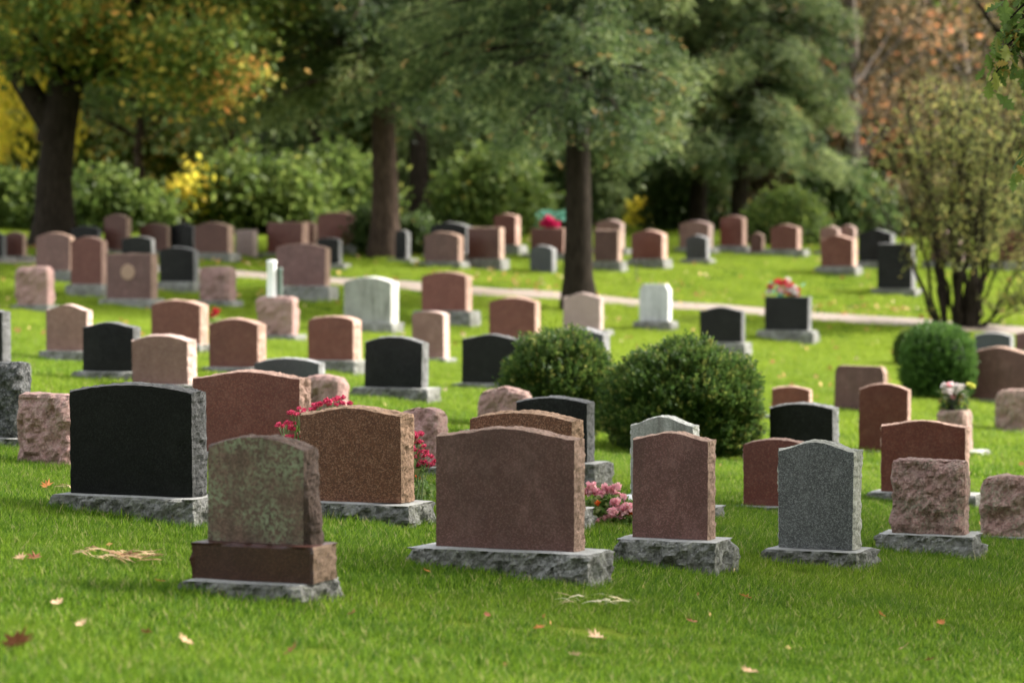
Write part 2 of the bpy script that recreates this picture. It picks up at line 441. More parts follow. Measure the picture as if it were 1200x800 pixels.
def tablet_mesh(name, W, H, Hs, t, kind, m_face, m_rock, res, seed, rough=False, parent=None, smoothside=False, taper=0., flare=0.):
    """W wide, H at crown, Hs at shoulders, t thick; base at z=0 (may start below), front towards -y"""
    nx = max(6, int(W / res)); nz = max(5, int(H / res)); ny = max(3, int(t / res * 1.0))
    nx += nx % 2
    so_ = Vector((seed * 3.1, seed * 1.7, seed * .9))
    fine = res < .05
    def fn(a, b, c):
        top = Hs + (H - Hs) * topf(kind, a)
        x = a * W / 2 * (1 - taper * (1 - b)); z = b * top; y = c * t / 2
        p = Vector((x, y, z)) + so_
        sx = abs(a) > .999; tz = b > .999; fy = abs(c) > .999
        if rough:
            # rounded irregular boulder-like block
            e = (max(0, abs(a) - .8) / .2) ** 2; et = (max(0, b - .82) / .18) ** 2
            d = rockn(p, 4.6) * .045 + rockn(Vector((p.x * 1.6, p.y, p.z)), 9.) * .018 + noise.noise(p * 24) * .006 + .02
            edge = 1 if (sx or tz) else 0
            if fy: y += sg(d * (1.2 - .25 * edge) - .028 * (e + et), c) * 1.0
            if sx: x += sg(d * .35 - .012 - .018 * et, a)
            if tz: z += d * .35 - .022 * e - .01 * (1 if fy else 0)
            return (x, y, z)
        bulge = (1 - c * c)
        amp = min(.03, t * .16)
        if smoothside: amp *= .12
        if not fy:
            d = (bulge * .4 + (rockn(p, 9.) * .6 + rockn(p, 19.) * .5) * (bulge ** .3)) * amp
            if fine: d += noise.noise(p * 38) * .004
            if sx: x += sg(d, a) + (flare * (bulge ** .4) * (1 - b) ** 1.3 * (1 + .5 * noise.noise(p * 8)) if a > 0 else 0)
            if tz: z += d * .75
        elif (sx or tz) and fine and b > 0.001:
            d = noise.noise(p * 30) * .0035 - max(0, noise.noise(p * 14) - .35) * .012
            if sx: x += sg(d, a)
            if tz: z += d
        return (x, y, z)
    if rough: mf = lambda s: 0
    else: mf = lambda s: 0 if s in ('front', 'back') else 1
    V, Fc, MI = lattice(nx, ny, nz, fn, mf)
    return mesh_np(name, V, Fc, [m_face] if rough else [m_face, m_rock], parent, smooth=False, mi=MI)

def slab_mesh(name, W, D, H, res, seed, parent, mt, ms, polished=False):
    nx = max(6, int(W / res)); ny = max(4, int(D / res)); nz = max(3, int(H / res))
    so_ = Vector((seed * 2.3, seed * .7, seed * 4.1))
    def fn(a, b, c):
        x = a * W / 2; y = c * D / 2; z = b * H
        p = Vector((x, y, z)) + so_
        sx = abs(a) > .999; fy = abs(c) > .999; tz = b > .999
        if tz:
            z += noise.noise(p * 4) * .004
            if sx or fy:
                d = rockn(p, 5.) * .02 + noise.noise(p * 22) * .007; z -= .004
                if fy: y += sg(d, c)
                if sx: x += sg(d, a)
        elif not polished or sx:
            d = rockn(Vector((p.x, p.y, p.z * .6)), 5.) * .03 + rockn(p, 12.) * .028 + noise.noise(p * 27) * .01 + .012 * math.sin(b * math.pi)
            if polished: d *= .45
            if fy: y += sg(d, c)
            if sx: x += sg(d, a)
        return (x, y, z)
    if polished: mf = lambda s: 0 if s in ('front', 'back', 'top') else 1
    else: mf = lambda s: 0 if s == 'top' else 1
    V, Fc, MI = lattice(nx, ny, nz, fn, mf)
    return mesh_np(name, V, Fc, [mt, ms], parent, smooth=False, mi=MI)

YAW = math.radians(23)
FOOT = []          # footprints for keeping grass out: (x, y, halfW, halfD, yaw)
STONES = {}

def stone(key, x0, x1, yt, ysh, yb, side, mat, kind, slab, yg, label, group='headstones standing across the cemetery lawn', plinth=None, smoothside=False, taper=0., roll=0., yaw=None, name='headstone', flare=0.):
    """pixel measures of the photo turned into metres; slab=(left,right) or True or None"""
    xc = (x0 + x1) / 2
    seed = len(STONES) + 1
    h = hit(xc, yg)
    Y = h.y + .1
    ya = (YAW + R.uniform(-.025, .025)) if yaw is None else math.radians(yaw)
    Pb = at(xc, yb, Y)
    ppm = F / Y
    th = (xc - 600) / F
    W = (x1 - x0) / ppm / (math.cos(ya) + th * math.sin(ya))
    kk = math.sin(ya) - th * math.cos(ya)
    t = side / ppm / max(.12, kk)
    t = max(.13, min(.34 if W > .5 else .3, t))
    H = (yb - yt) / ppm; Hs = (yb - ysh) / ppm
    g0 = float(gz(Pb.x, Y))
    cy = Y + t / 2 * math.cos(ya); cx = Pb.x + t / 2 * math.sin(ya)
    root = thing(name, label, 'headstone', (cx, cy, float(gz(cx, cy))), -ya, group)
    res = .015 if ppm > 150 else .022 if ppm > 125 else (.035 if ppm > 85 else .07)
    if ppm < 62: res = .1
    rough = mat.startswith('rock')
    mface = PAL[mat]; mrock = PAL.get(mat + '_r')
    zb = Pb.z
    rz_ = root.location.z
    if plinth:
        (pl, pr, pyb) = plinth
        ph = (pyb - yb) / ppm
        pw = W + .13; pd = t + .1
        zp = at(xc, pyb, Y).z
        o = slab_mesh('plinth', pw, pd, zb - zp, res, seed, root, PAL['plinth'], PAL['plinth_r'], True)
        o.location = (0.01, 0, zp - rz_)
        zs_top = zp
    else:
        zs_top = zb
    if slab:
        D = t + (.18 if not plinth else .26)
        if isinstance(slab, tuple):
            Ws = ((slab[1] - slab[0]) / ppm - D * max(0.05, kk)) / (math.cos(ya) + th * math.sin(ya))
            Ws = max(Ws, W + .1)
        else:
            Ws = W + .3
        bot = min(float(gz(cx + sx * Ws / 2, cy + sy * .4)) for sx in (-1, 1) for sy in (-1, 1)) - .1
        gmax = float(gz(cx, cy)) + .04
        zt = max(zs_top, gmax) if zs_top > gmax - .15 else zs_top
        hs = max(.08, zt - bot)
        o = slab_mesh('base', Ws, D, hs, res * 1.1, seed + 50, root, PAL['slab_top'], PAL['slab_side'])
        o.location = (0, 0, zt - hs - rz_)
        FOOT.append((cx, cy, Ws / 2, D / 2, ya))
        if not plinth: zb = zt
    else:
        # sunk straight into the turf
        low = min(float(gz(cx + s * W / 2, cy - .2)) for s in (-1, 1)) - .06
        if zb > low:
            H += zb - low; Hs += zb - low; zb = low
        FOOT.append((cx, cy, W / 2, t / 2, ya))
    o = tablet_mesh('tablet', W, H, Hs, t, kind, mface, mrock, res, seed, rough, root, smoothside, taper, flare)
    o.location = (0, 0, zb + .001 - rz_)
    o.rotation_euler = (math.radians(R.uniform(-.8, .8)), math.radians(roll + R.uniform(-.6, .6)), 0)
    STONES[key] = dict(root=root, W=W, t=t, H=H, Hs=Hs, x=cx, y=cy, ya=ya, ztop=zb + H, zbot=zb, ppm=ppm)
    return root

S = stone
# --- front rows
S('A', 243, 355, 512, 526, 636, 18, 'moss', 'oval', (218, 402), 704, 'small headstone streaked with green lichen on a dark red plinth, nearest to the viewer', plinth=(231, 389, 679), flare=.045)
S('B', 510, 672, 502, 513, 643, 13, 'brown', 'serp', (478, 713), 678, 'large smooth brown granite headstone on a long low grey base in the centre foreground')
S('C', 741, 829, 507, 516, 631, 9, 'brown', 'serp', (721, 858), 668, 'upright brown headstone on a thick rough base, streaky white stone just behind it')
S('D', 911, 1000, 518, 529, 643, 10, 'grey', 'serp', (899, 1027), 664, 'speckled mid-grey headstone with wavy top, the only plain grey one in the front row', taper=.03)
S('E', 1043, 1131, 540, 546, 625, 5, 'rockmoss', 'flat', (1032, 1154), 652, 'rock-faced pink and green headstone in front of the wide red one', group='rock-faced headstones')
S('F', 1148, 1225, 560, 565, 629, 6, 'rockmoss', 'oval', True, 636, 'rock-faced pink headstone cut off by the right edge of the photo', group='rock-faced headstones')
S('G', 82, 225, 451, 460, 580, 18, 'jet', 'oval', (68, 262), 609, 'large polished black headstone with rough grey-flecked rim on a mossy base')
S('H', 352, 470, 478, 487, 588, 16, 'speck', 'serp', (336, 512), 611, 'coarsely speckled orange-brown headstone with crimson flowers at its left shoulder')
S('I', 226, 351, 436, 444, 530, 14, 'red', 'serp', True, 545, 'wide reddish headstone behind the large black one')
S('J', 19, 84, 463, 466, 546, 9, 'rockpink', 'flat', None, 546, 'rock-faced pink headstone without base, left of the large black one', group='rock-faced headstones')
S('K', -40, 26, 426, 431, 512, 4, 'rockgrey', 'flat', True, 524, 'rough dark grey headstone cut off by the left edge of the photo')
S('Kb', -45, 3, 362, 366, 425, 10, 'black', 'serp', True, 445, 'black headstone with grey rock side at the left edge, above the rough grey one')
S('L', 356, 402, 440, 444, 486, 5, 'rockpink', 'oval', True, 492, 'rock-faced pale pink headstone between wide reddish stone and crimson flowers', group='rock-faced headstones')
S('M', 468, 517, 478, 486, 545, 5, 'rockpink', 'oval', True, 556, 'rock-faced pink-grey headstone peeping out right of the speckled orange-brown one', group='rock-faced headstones')
S('N', 549, 669, 484, 493, 595, 14, 'speck', 'oval', (535, 702), 617, 'reddish headstone almost wholly hidden behind the large brown central one')
S('O', 605, 688, 466, 472, 541, 9, 'black', 'oval', (590, 717), 569, 'wide black headstone on grey base in front of the left spreading bush')
S('P', 560, 619, 454, 461, 505, 5, 'rockpink', 'peak', True, 515, 'rock-faced pink headstone left of the wide black one by the bush', group='rock-faced headstones')
S('Q', 739, 812, 488, 499, 592, 6, 'lightgrey', 'serp', True, 603, 'streaky pale grey headstone standing close behind an upright brown one')
S('R', 871, 946, 515, 522, 593, 6, 'red', 'oval', (860, 962), 600, 'red headstone half hidden behind the speckled mid-grey one')
S('S', 902, 976, 473, 479, 540, 7, 'black', 'oval', True, 548, 'greenish black headstone with pale right rim right of the bushes')
S('T', 904, 948, 453, 457, 487, 3, 'red', 'oval', True, 493, 'small brownish red headstone peeping over the greenish black one')
S('U', 977, 1034, 429, 436, 483, 5, 'brown', 'round', None, 484, 'leaning polished brown headstone with rounded corners', roll=1.5, smoothside=True)
S('V', 1006, 1063, 450, 457, 528, 3, 'red', 'oval', True, 536, 'tall red headstone left of the white chrysanthemums')
S('W', 1032, 1131, 493, 500, 577, 4, 'red', 'serp', (1014, 1150), 592, 'wide red headstone behind the rock-faced pink and green one')
S('X', 1097, 1133, 482, 486, 528, 12, 'rockmoss', 'flat', True, 534, 'squat headstone carrying a pot of white chrysanthemums')
S('Y', 1166, 1218, 459, 463, 506, 5, 'rockmoss', 'oval', True, 508, 'small weathered headstone at the right edge below the large mauve-brown one')
S('Z', 1130, 1206, 407, 415, 468, 6, 'brown', 'serp', True, 473, 'large mauve-brown headstone right of the clipped round bush')
S('AA', 1142, 1184, 390, 394, 412, 4, 'bluegrey', 'oval', True, 416, 'blue-grey headstone top showing between the clipped bush and the path')
S('AB', 1190, 1230, 389, 392, 411, 4, 'brown', 'oval', True, 415, 'brown headstone top at right edge beside the blue-grey one')
# --- middle rows
S('AC', 427, 494, 395, 402, 454, 8, 'black', 'oval', (415, 518), 470, 'black headstone on wide pale grey base, centre left of the middle rows')
S('AD', 541, 607, 392, 398, 449, 6, 'black', 'serp', (529, 622), 459, 'black headstone just left of the left spreading bush')
S('AE', 298, 374, 420, 426, 462, 7, 'bluegrey', 'oval', True, 468, 'blue-grey headstone top showing above the wide reddish one')
S('AF', 655, 707, 385, 392, 440, 8, 'bluegrey', 'serp', True, 450, 'blue-grey headstone with white rim behind the left spreading bush')
S('AG', 573, 627, 349, 354, 402, 6, 'red', 'oval', True, 408, 'red headstone behind the black one left of the bush')
S('AH', 660, 703, 343, 349, 386, 4, 'palepink', 'peak', True, 393, 'pale pink headstone in front of the tree trunk at the path')
S('AI', 494, 546, 319, 324, 364, 7, 'red', 'oval', (486, 564), 382, 'red headstone on a pale base with dark shadow beneath, above the narrow pink-brown one')
S('AJ', 483, 520, 365, 370, 419, 7, 'pink', 'arch', (479, 530), 424, 'narrow pink-brown headstone right behind the black one on the wide pale base', smoothside=True)
S('AK', 403, 458, 325, 331, 378, 9, 'lightgrey', 'oval', (400, 477), 391, 'pale grey weathered headstone with stains on its face')
S('AL', 300, 343, 348, 352, 392, 8, 'rockpink', 'flat', (292, 361), 399, 'rock-faced headstone carrying a white vase', group='rock-faced headstones')
S('AM', 361, 414, 371, 378, 422, 10, 'red', 'arch', (352, 427), 438, 'dark red headstone with arched top and bright rim left of the pale grey one')
S('AN', 155, 220, 393, 400, 450, 11, 'pink', 'oval', True, 460, 'pinkish brown headstone right beside the black one, above the large black one')
S('AO', 177, 234, 352, 358, 403, 10, 'red', 'oval', (170, 246), 414, 'deep orange-red headstone behind the pinkish brown one')
S('AP', 245, 302, 374, 381, 430, 10, 'red', 'oval', (234, 313), 441, 'orange-red headstone with pink right rim, above the blue-grey stone top')
S('AQ', 97, 156, 378, 384, 435, 9, 'black', 'serp', (86, 172), 448, 'black headstone on low base left of the pinkish brown one')
S('AR', 54, 102, 357, 364, 411, 6, 'pink', 'serp', (45, 112), 425, 'dull pink headstone on mossy base above the black one on the left')
S('AS', 18, 56, 313, 316, 357, 8, 'rockpink', 'flat', (9, 66), 366, 'rock-faced pink headstone near the left edge below the big tree trunk', group='rock-faced headstones')
S('AT', 125, 177, 298, 303, 350, 8, 'brown', 'flat', (114, 190), 360, 'brown headstone with a pale round medallion on its face')
S('AU', 83, 119, 278, 283, 333, 7, 'red', 'oval', (76, 128), 348, 'tall salmon-red headstone between the medallion stone and the dull mauve one')
S('AV', 42, 82, 273, 278, 317, 5, 'brown', 'oval', True, 329, 'dull mauve-brown headstone at the foot of the big left tree')
S('AW', 187, 227, 290, 294, 330, 6, 'black', 'oval', (184, 238), 343, 'black headstone right behind the medallion stone')
S('AX', 234, 269, 313, 316, 352, 8, 'rockpink', 'flat', (230, 287), 360, 'rock-faced pale pink headstone on the left just below the path', group='rock-faced headstones')
S('BK', 323, 381, 286, 291, 335, 6, 'brown', 'oval', (316, 397), 352, 'wide brown headstone left of the path tree, behind the white vase')
# --- across the path, left
S('AY', 143, 178, 277, 281, 310, 4, 'black', 'oval', True, 318, 'dark greenish headstone right behind the medallion stone, lower than its neighbours')
S('AZ', 122, 148, 251, 256, 293, 6, 'deepred', 'oval', True, 298, 'tall narrow dark red headstone rising above its neighbours on the left')
S('BA', 164, 196, 262, 266, 294, 4, 'deepred', 'oval', True, 299, 'dark red headstone between the tall narrow one and a black one')
S('BB', 197, 226, 262, 266, 294, 4, 'black', 'oval', True, 300, 'black headstone in the far left row between two dark red ones')
S('BC', 228, 267, 261, 266, 296, 7, 'deepred', 'oval', (222, 282), 306, 'very dark red headstone with a pale yellowish right rim')
S('BD', 276, 297, 270, 274, 298, 5, 'palepink', 'flat', None, 301, 'small pale beige headstone at the end of the far left row')
S('BE', 83, 115, 265, 269, 291, 4, 'black', 'oval', True, 297, 'blue-black headstone top behind the salmon-red one')
S('BF', 5, 27, 272, 276, 300, 3, 'deepred', 'oval', True, 305, 'dim dark red headstone in shade left of the big left tree')
S('BFb', -22, 3, 273, 276, 301, 3, 'black', 'oval', True, 306, 'dim black headstone at the very left edge beyond the big tree')
S('BG', 313, 354, 261, 265, 296, 8, 'red', 'flat', True, 303, 'broad red headstone with a bright orange-pink right side, far row centre left')
S('BH', 350, 367, 260, 263, 292, 5, 'red', 'oval', True, 299, 'narrow red headstone squeezed behind the broad one with the bright side')
S('BI', 372, 414, 249, 253, 287, 7, 'red', 'oval', (366, 426), 297, 'broad red headstone standing highest in the far row, left of the trunk')
S('BJ', 371, 397, 279, 283, 309, 4, 'black', 'arch', True, 315, 'dim dark round-topped headstone below the highest red one')
S('BL', 463, 476, 270, 275, 303, 5, 'black', 'arch', True, 308, 'dark round-topped headstone half hidden right of the path-side trunk')
S('BM', 504, 546, 261, 266, 297, 8, 'black', 'oval', True, 305, 'black headstone with a pale arched rim behind two brown ones')
S('BN', 497, 537, 272, 277, 306, 6, 'brown', 'oval', (490, 549), 315, 'left one of two brown headstones in front of the pale-rimmed black one')
S('BO', 548, 585, 267, 271, 303, 6, 'deepred', 'flat', (543, 597), 315, 'right one of two brown headstones in front of the pale-rimmed black one')
S('BP', 579, 604, 251, 254, 287, 6, 'red', 'oval', (573, 618), 299, 'tall narrow red headstone left of the magenta flowers')
S('BQ', 622, 660, 268, 271, 297, 7, 'red', 'flat', True, 305, 'red headstone topped with magenta flowers left of the path tree')
S('BR', 621, 647, 288, 292, 318, 5, 'bluegrey', 'oval', None, 320, 'small grey headstone in front of the one with magenta flowers', name='headstone')
S('BS', 696, 724, 270, 273, 306, 5, 'deepred', 'flat', (692, 738), 318, 'dark brown headstone right of the path tree, in front of a lighter one')
S('BSb', 698, 727, 258, 262, 291, 5, 'pink', 'oval', True, 300, 'pinkish headstone right of the path tree, behind the dark brown one')
S('BT', 740, 776, 270, 275, 303, 6, 'red', 'oval', (735, 787), 314, 'red-brown headstone on grassy slope with a thin metal rod before it')
S('BU', 796, 830, 259, 263, 290, 7, 'pink', 'oval', (790, 843), 298, 'pinkish headstone behind the small grey one on the far slope')
S('BV', 804, 828, 276, 280, 303, 4, 'bluegrey', 'oval', (800, 840), 309, 'small grey headstone on the far slope in front of a pinkish one')
S('BW', 844, 870, 253, 256, 288, 5, 'red', 'oval', (838, 881), 298, 'tall red headstone below the pair of dark trunks')
S('BX', 903, 934, 263, 267, 292, 6, 'red', 'serp', (892, 948), 302, 'red headstone on wide pale base in front of the light green shrub')
S('BY', 879, 893, 273, 277, 295, 3, 'deepred', 'oval', True, 300, 'small dim dark red headstone at the left foot of the light green shrub')
S('BZ', 962, 999, 276, 281, 312, 7, 'red', 'serp', (957, 1012), 323, 'reddish brown headstone right of the shrub, nearest of its cluster')
S('CA', 961, 982, 265, 269, 294, 3, 'pink', 'oval', True, 300, 'pink headstone showing behind the reddish brown one, left of a similar one')
S('CB', 984, 1001, 264, 268, 294, 3, 'pink', 'oval', True, 300, 'pink headstone showing behind the reddish brown one, next to the black one')
S('CC', 1006, 1044, 269, 274, 306, 6, 'black', 'serp', True, 316, 'black headstone beside the reddish brown one, left of the leggy shrub')
S('CD', 1028, 1068, 286, 290, 338, 6, 'black', 'flat', (1020, 1078), 346, 'black headstone half hidden by the twigs of the leggy shrub')
S('CE', 1170, 1206, 271, 276, 306, 6, 'red', 'oval', True, 318, 'reddish headstone beyond the leggy shrub at the right edge')
S('CE2', 1090, 1125, 272, 277, 306, 6, 'pink', 'oval', True, 316, 'pinkish headstone seen through the stems of the leggy shrub')
# --- around the path, right
S('CF', 749, 783, 333, 340, 376, 4, 'white', 'round', (741, 792), 388, 'whitish weathered headstone with rounded top, the only white one', smoothside=True)
S('CG', 820, 869, 360, 365, 401, 4, 'black', 'serp', (816, 884), 417, 'black headstone on pale base left of the one topped with flowers')
S('CH', 896, 947, 348, 352, 387, 4, 'black', 'flat', (887, 959), 402, 'black headstone topped with red and white flowers beside the path')

# medallion on one stone
_s = STONES['AT']
n = 28
Vd = [(0.0, -.012, 0)] + [(math.cos(i / n * 2 * math.pi) * .13, -.012, math.sin(i / n * 2 * math.pi) * .13) for i in range(n)]
Vd += [(math.cos(i / n * 2 * math.pi) * .14, .0, math.sin(i / n * 2 * math.pi) * .14) for i in range(n)]
Fd = [(0, 1 + (i + 1) % n, 1 + i) for i in range(n)] + [(1 + i, 1 + (i + 1) % n, n + 1 + (i + 1) % n, n + 1 + i) for i in range(n)]
md = mesh_np('medallion', Vd, Fd, simple('medallion_pale', (.34, .22, .15), .6), _s['root'])
md.location = (-.02, -_s['t'] / 2 - .001, _s['zbot'] + _s['H'] * .6 - _s['root'].location.z)

# ------------------------------------------------------------------ tubes and leaves
def tube(P, Rr, n=8, V=None, Q=None):
    P = np.asarray(P, float); V = [] if V is None else V; Q = [] if Q is None else Q
    base = len(V)
    T = np.gradient(P, axis=0); T /= np.linalg.norm(T, axis=1)[:, None] + 1e-9
    ref = np.array([1., 0, 0]) if abs(T[0][0]) < .8 else np.array([0, 1., 0])
    for i in range(len(P)):
        a = np.cross(T[i], ref); a /= np.linalg.norm(a) + 1e-9; b = np.cross(T[i], a)
        for k_ in range(n):
            w = 2 * math.pi * k_ / n
            V.append(P[i] + (a * math.cos(w) + b * math.sin(w)) * Rr[i])
    for i in range(len(P) - 1):
        for k_ in range(n):
            Q.append((base + i * n + k_, base + i * n + (k_ + 1) % n, base + (i + 1) * n + (k_ + 1) % n, base + (i + 1) * n + k_))
    return V, Q

def leaf_quads(C, size, rng_, aspect=.55, axis=None, axis_w=0., tint=None):
    """diamond leaf per centre; returns V, F, tint"""
    n = len(C)
    d = rng_.normal(size=(n, 3)); d /= np.linalg.norm(d, axis=1)[:, None]
    if axis is not None:
        d = d * (1 - axis_w) + axis * axis_w; d /= np.linalg.norm(d, axis=1)[:, None] + 1e-9
    w = np.cross(d, rng_.normal(size=(n, 3))); w /= np.linalg.norm(w, axis=1)[:, None] + 1e-9
    s = size * rng_.uniform(.6, 1.35, n)
    d = d * s[:, None]; w = w * (s * aspect)[:, None]
    up = np.cross(d, w); up /= np.linalg.norm(up, axis=1)[:, None] + 1e-9
    V = np.stack([C - d, C + w + up * (s * .12)[:, None], C + d, C - w + up * (s * .12)[:, None]], 1).reshape(-1, 3)
    Fq = np.arange(4 * n).reshape(n, 4)
    t = rng_.random(n) if tint is None else tint
    return V, Fq, np.repeat(t, 4)

def bez(p0, p1, bend, n=7):
    p0 = np.array(p0, float); p1 = np.array(p1, float); t = np.linspace(0, 1, n)[:, None]
    mid = (p0 + p1) / 2 + np.array(bend)
    return (1 - t)**2 * p0 + 2 * (1 - t) * t * mid + t**2 * p1

def broadleaf(r, H, cz, cr, rv, nclump, nper, size, leaf, barkm, trunk_r, fork=None, lean=(0, 0), csig=.55, low=.0, tint_shift=0., crown_off=(0, 0), tpow=1.0, extra=None):
    """unparented part objects of one tree at origin: trunk (with limbs) and crown"""
    rr = np.random.default_rng(r)
    # clump centres in an ellipsoid, biased to the shell
    u = rr.normal(size=(nclump * 3, 3)); u /= np.linalg.norm(u, axis=1)[:, None]
    rad = rr.uniform(.35, 1, len(u)) ** .5
    c = u * rad[:, None] * np.array([cr, cr, rv]) + np.array([crown_off[0] + lean[0], crown_off[1] + lean[1], cz])
    c = c[c[:, 2] > cz - rv * (1 - low)][:nclump]
    if extra is not None: c = np.concatenate([c, extra])
    sig = csig * rr.uniform(.6, 1.3, len(c))
    C = np.repeat(c, nper, 0) + rr.normal(size=(len(c) * nper, 3)) * np.repeat(sig, nper)[:, None] * np.array([1, 1, .6])
    ct = np.repeat(np.clip(rr.normal(.42 + tint_shift, .24, len(c)), 0, 1), nper)
    tint = np.clip(ct * .6 + rr.random(len(C)) ** tpow * .6 - .03, 0, 1)
    V, Fq, T = leaf_quads(C, size, rr, tint=tint)
    crown = mesh_np('crown', V, Fq, leaf, tint=T, link_it=False)
    fk = fork or H * .35
    TV, TQ = [], []
    top = np.array([lean[0], lean[1], cz + rv * .55])
    P = bez((0, 0, -.3), top, (rr.uniform(-.2, .2), 0, 0), 14)
    P[1:-1, 0] += rr.normal(0, .04, 12); P[1:-1, 1] += rr.normal(0, .04, 12)
    tt = np.linspace(0, 1, 14)
    tube(P, trunk_r * (1 - tt * .88) * (1 + .55 * np.exp(-tt * 22)), 14, TV, TQ)
    for cc in c[::max(1, len(c) // 26)]:
        zz = min(max(fk, cc[2] * rr.uniform(.45, .75)), top[2] * .95)
        f = (zz + .3) / (top[2] + .3); i = min(12, int(f * 13)); st = P[i] * (1 - (f * 13 - i)) + P[i + 1] * (f * 13 - i)
        B = bez(st, cc, (0, 0, rr.uniform(-.3, .5)), 7)
        B[1:-1] += rr.normal(0, .06, (5, 3))
        r0 = trunk_r * (1 - f * .85) * .42
        tube(B, np.linspace(r0, .02, 7), 6, TV, TQ)
    trunk = mesh_np('trunk', TV, np.array(TQ), barkm, smooth=True, link_it=False)
    return [trunk, crown]

def conifer(r, H, z0, r0, leaf, barkm, trunk_r, nb=60, npb=130, size=.09, droop=.35, top_r=.5):
    rr = np.random.default_rng(r)
    TV, TQ = [], []
    tt = np.linspace(0, 1, 16)
    P = np.column_stack([np.cumsum(rr.normal(0, .015, 16)), np.cumsum(rr.normal(0, .015, 16)), -.3 + tt * (H + .3)])
    tube(P, trunk_r * (1 - tt * .93) * (1 + .6 * np.exp(-tt * 35)), 14, TV, TQ)
    Cs, Ax, Ti = [], [], []
    for b in range(nb):
        f = (b + rr.uniform(0, 1)) / nb; z = z0 + (H - z0) * f ** 1.15
        az = rr.uniform(0, 2 * math.pi)
        L = (r0 * (1 - f) ** .75 + top_r * f) * rr.uniform(.6, 1.12)
        dr = np.array([math.cos(az), math.sin(az), 0])
        t = np.linspace(0, 1, 9)
        bx = np.interp(z, P[:, 2], P[:, 0]); by = np.interp(z, P[:, 2], P[:, 1])
        B = np.array([bx, by, z]) + dr * (t * L)[:, None]
        B[:, 2] += .35 * L * t * .6 - droop * L * t ** 2
        B[1:] += rr.normal(0, .03, (8, 3))
        tube(B, np.linspace(trunk_r * .22 * (1 - f * .6) + .01, .008, 9), 5, TV, TQ)
        n = int(npb * (L / r0 + .25))
        s = rr.uniform(.18, 1.03, n) ** .8
        base = np.stack([np.interp(s, t, B[:, q]) for q in range(3)], 1)
        perp = np.array([-math.sin(az), math.cos(az), 0])
        wid = .30 * L * (1 - s) ** .5 * .9 + .12
        off = rr.uniform(-1, 1, n)
        C = base + rr.normal(0, .09, (n, 3)) + perp * (off * wid)[:, None] + np.column_stack([np.zeros(n), np.zeros(n), -np.abs(off) * wid * .35 - rr.random(n) ** 1.3 * .6 + .12])
        ax = dr * .7 + perp * (np.sign(off) * .6)[:, None] + np.array([0, 0, -.45]); ax /= np.linalg.norm(ax, axis=1)[:, None]
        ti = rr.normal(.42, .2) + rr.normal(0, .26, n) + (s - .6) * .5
        m_ = 5      # needles bundled in sprigs
        C = np.repeat(C, m_, 0) + np.repeat(ax, m_, 0) * rr.uniform(-1.2, 1.2, (n * m_, 1)) * size + rr.normal(0, size * .35, (n * m_, 3))
        ax = np.repeat(ax, m_, 0)
        Cs.append(C); Ax.append(ax)
        Ti.append(np.where(np.repeat(rr.random(n) < .015, m_), 1., np.clip(np.repeat(ti, m_) + rr.normal(0, .07, n * m_), 0, .955)))
    C = np.concatenate(Cs); Ax = np.concatenate(Ax); Ti = np.concatenate(Ti)
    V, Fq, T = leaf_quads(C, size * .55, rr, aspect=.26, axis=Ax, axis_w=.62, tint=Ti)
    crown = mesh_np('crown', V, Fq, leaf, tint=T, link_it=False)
    trunk = mesh_np('trunk', TV, np.array(TQ), barkm, smooth=True, link_it=False)
    return [trunk, crown]

def plant(parts, name, label, cat, x, y, group=None, rz=0., s=1., first=False):
    root = thing(name, label, cat, (x, y, float(gz(x, y)) - .02), rz, group)
    root.scale = (s, s, s)
    for p in parts:
        o = p if first else p.copy()
        link(o, root)
    return root

def px_x(px, Y): return (px - 600) / F * Y

# ------------------------------------------------------------------ main trees
_e = []
_r5 = np.random.default_rng(5)
for _ in range(80):      # low hanging outer sprays
    _px = _r5.uniform(-60, 315); _Y = _r5.uniform(55.5, 62)
    _lim = 74 if _px < 120 else 108
    if _px > 230: _lim = 130 - (_px - 230) * .5
    _q = at(_px, _r5.uniform(-40, _lim), _Y); _bx = px_x(62, 60)
    _e.append((_q.x - _bx, _q.y - 60, _q.z - float(gz(_bx, 60))))
big = broadleaf(1, 15, 8.9, 7.4, 4.6, 300, 230, .085, L_MAPLE, BARK_D, .43, fork=3.6, lean=(.4, 0), csig=.5, tint_shift=-.08, crown_off=(1.6, -.5), low=.0, extra=np.array(_e))
plant(big, 'maple_tree', 'big dark-trunked maple at the left with orange and yellow leaves', 'tree', px_x(62, 60), 60, first=True)
# second heavy limb to the left of the fork, part of the same trunk mesh is not visible enough: own bough
TV, TQ = [], []
tube(bez((0, 0, 2.6), (-1.6, .2, 5.6), (-.45, 0, .3), 9), np.linspace(.3, .16, 9), 10, TV, TQ)
tube(bez((0.05, 0, 2.2), (1.25, -.2, 6.6), (-.1, 0, .3), 9), np.linspace(.42, .2, 9), 10, TV, TQ)
lim = mesh_np('limb', TV, np.array(TQ), BARK_D, bpy.data.objects['maple_tree'], smooth=True)

